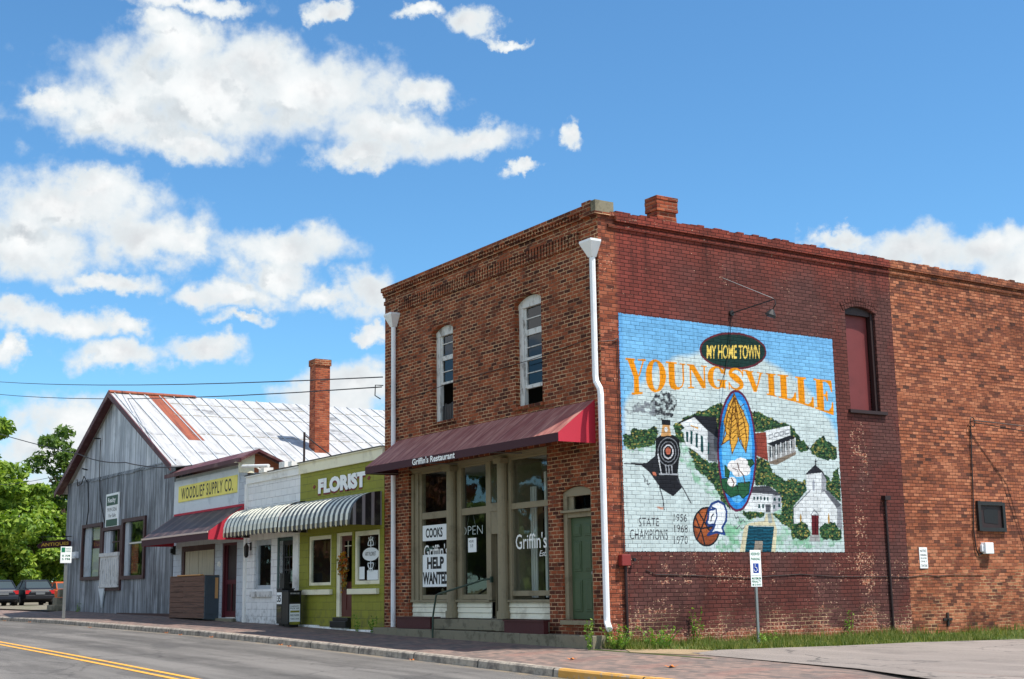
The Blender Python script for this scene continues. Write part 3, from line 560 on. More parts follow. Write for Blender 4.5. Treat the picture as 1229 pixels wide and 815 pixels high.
# boarded side window
f=MB(); f.box(-.16,SW[0],SW[2],-.10,SW[0]+.07,SW[3]); f.box(-.17,SW[1]-.09,SW[2],-.06,SW[1],SW[3]+.02); f.prism([(-.17,u,v) for u,v in arch(SW[0],SW[1],SW[3]-.07,SW[3],SW[4])],(.09,0,0)); f.box(-.08,SW[0]-.08,SW[2]-.075,.07,SW[1]+.16,SW[2]-.0)
wf=f.build('window_frame','pipe_dark',B,label='dark red arched opening closed by a painted shutter')
f=MB(); f.box(-.215,SW[0],SW[2]+.01,-.19,SW[1]-.09,SW[3]); f.build('shutter','shutter_red',wf)
# storefront -------------------------------------------------
sf=MB(); y=.10; Z0,Z1=.44,4.05
sf.box(SF[0],y-.02,Z1-.12,SF[1],y+.12,Z1-.005); sf.box(SF[0],y-.06,Z1-.06,SF[1],y-.025,Z1-.008)
def bay(mb,x0,x1,y,t=.10,top=3.88,tr=(2.78,2.94),gb=.98,si=.83,lt=None):
    lt=lt or t
    mb.box(x0,y,.83,x0+lt,y+.12,top+.05); mb.box(x1-t,y,.83,x1,y+.12,top+.05)
    mb.box(x0+lt,y+.01,tr[0],x1-t,y+.10,tr[1]); mb.box(x0+lt,y+.01,gb-.11,x1-t,y+.10,gb); mb.box(x0,y-.07,si-.02,x1,y+.13,si+.035); mb.box(x0+lt,y+.01,top,x1-t,y+.1,top+.05)
bay(sf,-7.98,-6.05,y,.10,lt=.46); 
sf.box(-7.98,y-.04,.83,-7.86,y,3.9); sf.box(-7.70,y-.03,.83,-7.64,y,3.9)
bay(sf,-5.86,-4.38,y,.20)
bay(sf,-3.66,-1.985,y,.11,tr=(2.80,2.93),gb=1.05)
sfo=sf.build('shopfront_frame','taupe',B,bev=.006)
for x0 in (-6.10,-3.90):
    c=MB(); c.tube([(x0+.14,.02,.46),(x0+.14,.02,.62)],.155,12); c.tube([(x0+.14,.02,.62),(x0+.14,.02,3.86)],[.125,.115],14); c.box(x0-.02,-.12,3.82,x0+.3,.09,3.93); c.build('column','taupe',B,smooth=False)
for x0,x1 in ((-7.97,-6.02),(-5.85,-4.38),(-3.66,-1.99)):
    b=MB()
    for i in range(3):
        z=.455+i*.122; b.prism([(x0,y+.02,z),(x0,y-.012,z+.004),(x0,y+.008,z+.117),(x0,y+.02,z+.117)],(x1-x0,0,0))
    b.build('bulkhead','bulk_white',B)
    g_=MB(); g_.quad((x0+.08,y+.06,.95),(x1-.08,y+.06,.95),(x1-.08,y+.06,3.92),(x0+.08,y+.06,3.92)); g_.build('pane','glass',B)
# recessed entrance
e=MB(); e.box(-4.42,.22,.46,-4.36,1.0,3.95); e.box(-3.66,.22,.46,-3.62,1.0,3.95); e.box(-4.36,.95,2.62,-3.66,1.05,2.80); e.box(-4.36,.95,3.85,-3.66,1.05,3.95); e.box(-4.40,.08,2.80,-3.66,.16,2.98); e.box(-4.36,.10,2.30,-3.66,.15,2.80)
e.build('door_surround','taupe',B)
e=MB(); e.box(-4.33,.97,.47,-4.22,1.02,2.60); e.box(-3.80,.97,.47,-3.69,1.02,2.60); e.box(-4.22,.97,.47,-3.80,1.02,.95); e.box(-4.22,.97,2.45,-3.80,1.02,2.60); ed=e.build('entrance_door','taupe',B)
e=MB(); e.quad((-4.24,1.0,.9),(-3.78,1.0,.9),(-3.78,1.0,2.5),(-4.24,1.0,2.5)); e.build('pane','glass',ed); e=MB(); e.tube([(-3.84,.93,1.35),(-3.84,.93,1.6)],.015); e.build('handle','steel',ed)
e=MB(); e.quad((-4.36,.12,3.0),(-3.66,.12,3.0),(-3.66,.12,3.9),(-4.36,.12,3.9)); e.build('pane','glass',B)
# room behind
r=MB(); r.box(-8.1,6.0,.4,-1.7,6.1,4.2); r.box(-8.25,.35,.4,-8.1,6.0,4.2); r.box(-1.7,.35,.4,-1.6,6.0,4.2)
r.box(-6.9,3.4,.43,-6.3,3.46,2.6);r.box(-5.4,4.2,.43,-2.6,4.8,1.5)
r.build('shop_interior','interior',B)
r=MB(); r.box(-8.1,.25,.38,-1.7,6.0,.43); r.build('shop_floor','shop_floor',B)
r=MB(); r.quad((-8.1,.24,3.95),(-1.7,.24,3.95),(-1.7,6,3.95),(-8.1,6,3.95)); r.build('ceiling','ceiling_tile',B)
r=MB()
for x0 in (-3.45,): 
    for i in range(4): r.box(x0+i*.05,.55+.02*(i%2),.9,x0+i*.05+.045,.58+.02*(i%2),3.3)
r.box(-2.98,.6,.9,-2.90,.66,3.6); r.build('curtain','curtain',B)
# green door
d=MB(); d.box(DR[0],.05,.455,DR[0]+.13,.17,2.96); d.box(DR[1]-.08,.05,.455,DR[1],.17,2.96); d.box(DR[0]+.13,.06,2.50,DR[1]-.08,.17,2.66); d.prism([(u,.06,v) for u,v in arch(DR[0]+.0,DR[1]-.0,2.93,3.015,3.12)],(0,.1,0)); d.box(DR[0],-.03,2.60,DR[1],.05,2.645)
d.box(DR[0]+.13,.1,2.66,DR[0]+.30,.16,2.93)
d.box(DR[0]-.02,-.08,.365,DR[1]+.03,.14,.452)
d.build('door_frame','taupe',B,label='taupe frame with arched head around the green door',bev=.005)
d=MB(); X1,X2=DR[0]+.13,DR[1]-.08; d.box(X1,.145,.47,X2,.175,2.50)
w=X2-X1
for (z0,z1) in ((.62,1.25),(1.42,2.02),(2.12,2.36)):
    for k in (0,1):
        a=X1+.09+k*(w/2-.03); b=a+w/2-.15; d.box(a,.128,z0,b,.15,z1); d.box(a+.035,.118,z0+.04,b-.035,.13,z1-.04)
gd=d.build('green_door','green_door',B,bev=.006)
d=MB(); d.tube([(X2-.06,.145,1.38),(X2-.06,.09,1.38)],[.02,.032],10); d.build('door_knob','steel',gd)
d=MB(); d.quad((DR[0]+.3,.12,2.66),(X2,.12,2.66),(X2,.12,2.93),(DR[0]+.3,.12,2.93)); d.box(-.86,.1,2.66,-.83,.13,2.93); d.build('fanlight','glass_dark',B)
d=MB(); d.box(-1.6,.4,.4,-.35,.45,3.3); d.build('hall','interior',B)
# steps
st=MB()
xs=[-9.2,-8.0,-6.3,-4.2,-2.6,-1.3,-.05]
for a,b in zip(xs,xs[1:]): st.box(a+.004,-.35,-.25,b-.004,.05,.205-(a+9)*.004)
st.build('lower_step','concrete',B,bev=.012,label='long low concrete step along the shopfront')
st=MB(); st.box(-6.62,-.22,.21,-3.75,.08,.44); st.box(-3.75,-.218,.20,-2.0,.08,.435); st.box(-4.36,.08,.3,-3.66,.95,.455); st.box(-7.98,.0,.2,-6.0,.1,.44);st.build('upper_step','concrete',B,bev=.012)
# awning on the shopfront
a0,a1=-8.52,-.25; ya=-.92; zt,zv,zb=4.80,4.10,3.925
aw=MB(); aw.quad((a0,-.01,zt),(a0,ya,zv),(a1,ya,zv),(a1,-.01,zt)); aw.quad((a0,-.02,zt-.02),(a1,-.02,zt-.02),(a1,ya+.01,zv-.02),(a0,ya+.01,zv-.02))
awo=aw.build('awning','awning_red',B)
v=MB(); v.box(a0,ya-.012,zb,a1,ya,zv-.002); v.box(a0,ya,zb,a0+.01,-.01,zv-.03); v.build('valance','valance',awo)
for q_ in (a1,a0-.008):
    v=MB(); v.prism([(q_+.002,-.01,zt),(q_+.002,ya,zv),(q_+.002,ya,zb),(q_+.002,-.01,zb)],(.006,0,0)); v.build('end_panel','awning_end',awo,label='bright red end cloth of the shopfront awning')
v=MB()
for x in (a0+.02,-5.6,-2.9,a1-.03): v.tube([(x,-.02,3.97),(x,ya+.03,3.95)],.015,6); 
v.tube([(a0,ya+.03,3.95),(a1,ya+.03,3.95)],.015,6); v.build('awning_rods','steel',awo)
for s_,x_,z_,w_,h_ in (("Griffin's",-6.12,3.942,.76,.15),("Restaurant",-5.28,3.942,1.09,.145)):
    v=MB(); text_on(v,s_,(x_,ya-.012,z_),(w_,0,0),(0,0,h_),(0,-1,0),.004,.028); v.build('awning_lettering','lettering',awo)
# downspouts
def spout(x,pts,hz,flare,label):
    s=MB(); n=4
    s.tube(pts,[.062]*len(pts),8); o=s.build('downspout','gutter_white',B,label=label)
    h=MB(); h.add([(x-.06,-.15,hz),(x+.06,-.15,hz),(x+.06,-.03,hz),(x-.06,-.03,hz),(x-.2,-.27,hz+.3),(x+.2,-.27,hz+.3),(x+.2,-.005,hz+.3),(x-.2,-.005,hz+.3),(x-.2,-.27,hz+.345),(x+.2,-.27,hz+.345),(x+.2,-.005,hz+.345),(x-.2,-.005,hz+.345)],[(0,1,5,4),(1,2,6,5),(2,3,7,6),(3,0,4,7),(4,5,9,8),(5,6,10,9),(6,7,11,10),(7,4,8,11),(8,9,10,11)]); h.build('rain_head','gutter_white',o)
spout(-.09,[(-.09,-.09,7.75),(-.09,-.09,5.25),(-.07,-.09,5.14),(.05,-.09,4.98),(.07,-.09,4.86),(.07,-.09,.52),(.09,-.10,.42),(.24,-.16,.30)],7.70,1,'white downspout with a jog beside the mural corner')
spout(-8.62,[(-8.62,-.09,7.76),(-8.62,-.09,.22)],7.72,1,'straight white downspout at the far end of the front')
# handrail
h=MB(); h.tube([(-6.10,-.42,.02),(-6.08,-.42,.5),(-5.93,-.42,.98),(-5.84,-.40,1.01),(-5.0,-.2,1.18),(-4.45,-.06,1.30),(-4.38,-.02,1.31),(-4.30,.06,1.31)],.022,8); h.box(-4.34,.03,1.24,-4.28,.09,1.37); h.build('handrail','rail_green',B)
# service run, pipes and anchors fixed to the side wall
h=MB(); h.tube([(.04,7.98,-.1),(.04,7.98,3.0)],.027,8); h.box(.0,7.90,2.96,.12,8.08,3.06); h.build('standpipe','pipe_dark',B)
h=MB(); pts=[(.03,.95,1.42),(.03,1.2,1.33),(.03,2.0,1.31),(.03,2.8,1.28),(.03,3.7,1.24),(.03,4.4,1.28),(.03,5.2,1.31),(.03,6.3,1.25),(.03,7.9,1.24),(.03,8.6,1.22),(.03,9.2,1.27),(.03,9.6,1.24),(.03,10.2,1.27),(.03,11.3,1.25)]; h.tube([(.012,b_,c_) for a_,b_,c_ in pts],.007,5); h.build('wall_cable','black_iron',B)
h=MB(); h.tube([(.025,.40,6.05),(.03,.40,4.9),(.025,.39,3.2),(.025,.40,1.75)],.010,5); h.tube([(.02,-.01,5.95),(.03,.3,5.99),(.03,.4,6.05)],.01,5);h.build('conduit','pipe_dark',B)
h=MB(); h.tube([(-8.5,-.012,5.82),(-7.2,-.015,5.84),(-6.2,-.016,5.90),(-4,-.015,5.93),(-2.6,-.015,5.95),(-1.2,-.015,6.02),(-.02,-.02,6.08)],.008,4); h.build('phone_line','black_iron',B)
h=MB(); h.box(.0,9.72,.22,.03,10.02,.28); h.box(.0,9.84,.10,.035,9.90,.40); h.tube([(0,9.87,.25),(.06,9.87,.25)],.03,8); h.build('wall_anchor','black_iron',B)
h=MB(); 
for (y0,z0,y1,z1) in ((11.20,2.30,11.30,3.02),(12.12,2.28,12.22,3.00),(11.30,2.92,12.12,3.01),(11.30,2.29,12.12,2.38)): h.box(0,y0,z0,.07,y1,z1)
vf=h.build('vent_frame','black_iron',B,label='square framed vent opening, black hole inside')
h=MB(); h.box(.0,11.30,2.38,.025,12.12,2.92); h.build('vent_board','pipe_dark',vf); h=MB(); h.prism([(.025,11.45,2.5),(.025,11.95,2.47),(.025,11.98,2.82),(.025,11.6,2.86),(.025,11.44,2.8)],(.006,0,0)); h.build('vent_hole','ink',vf)
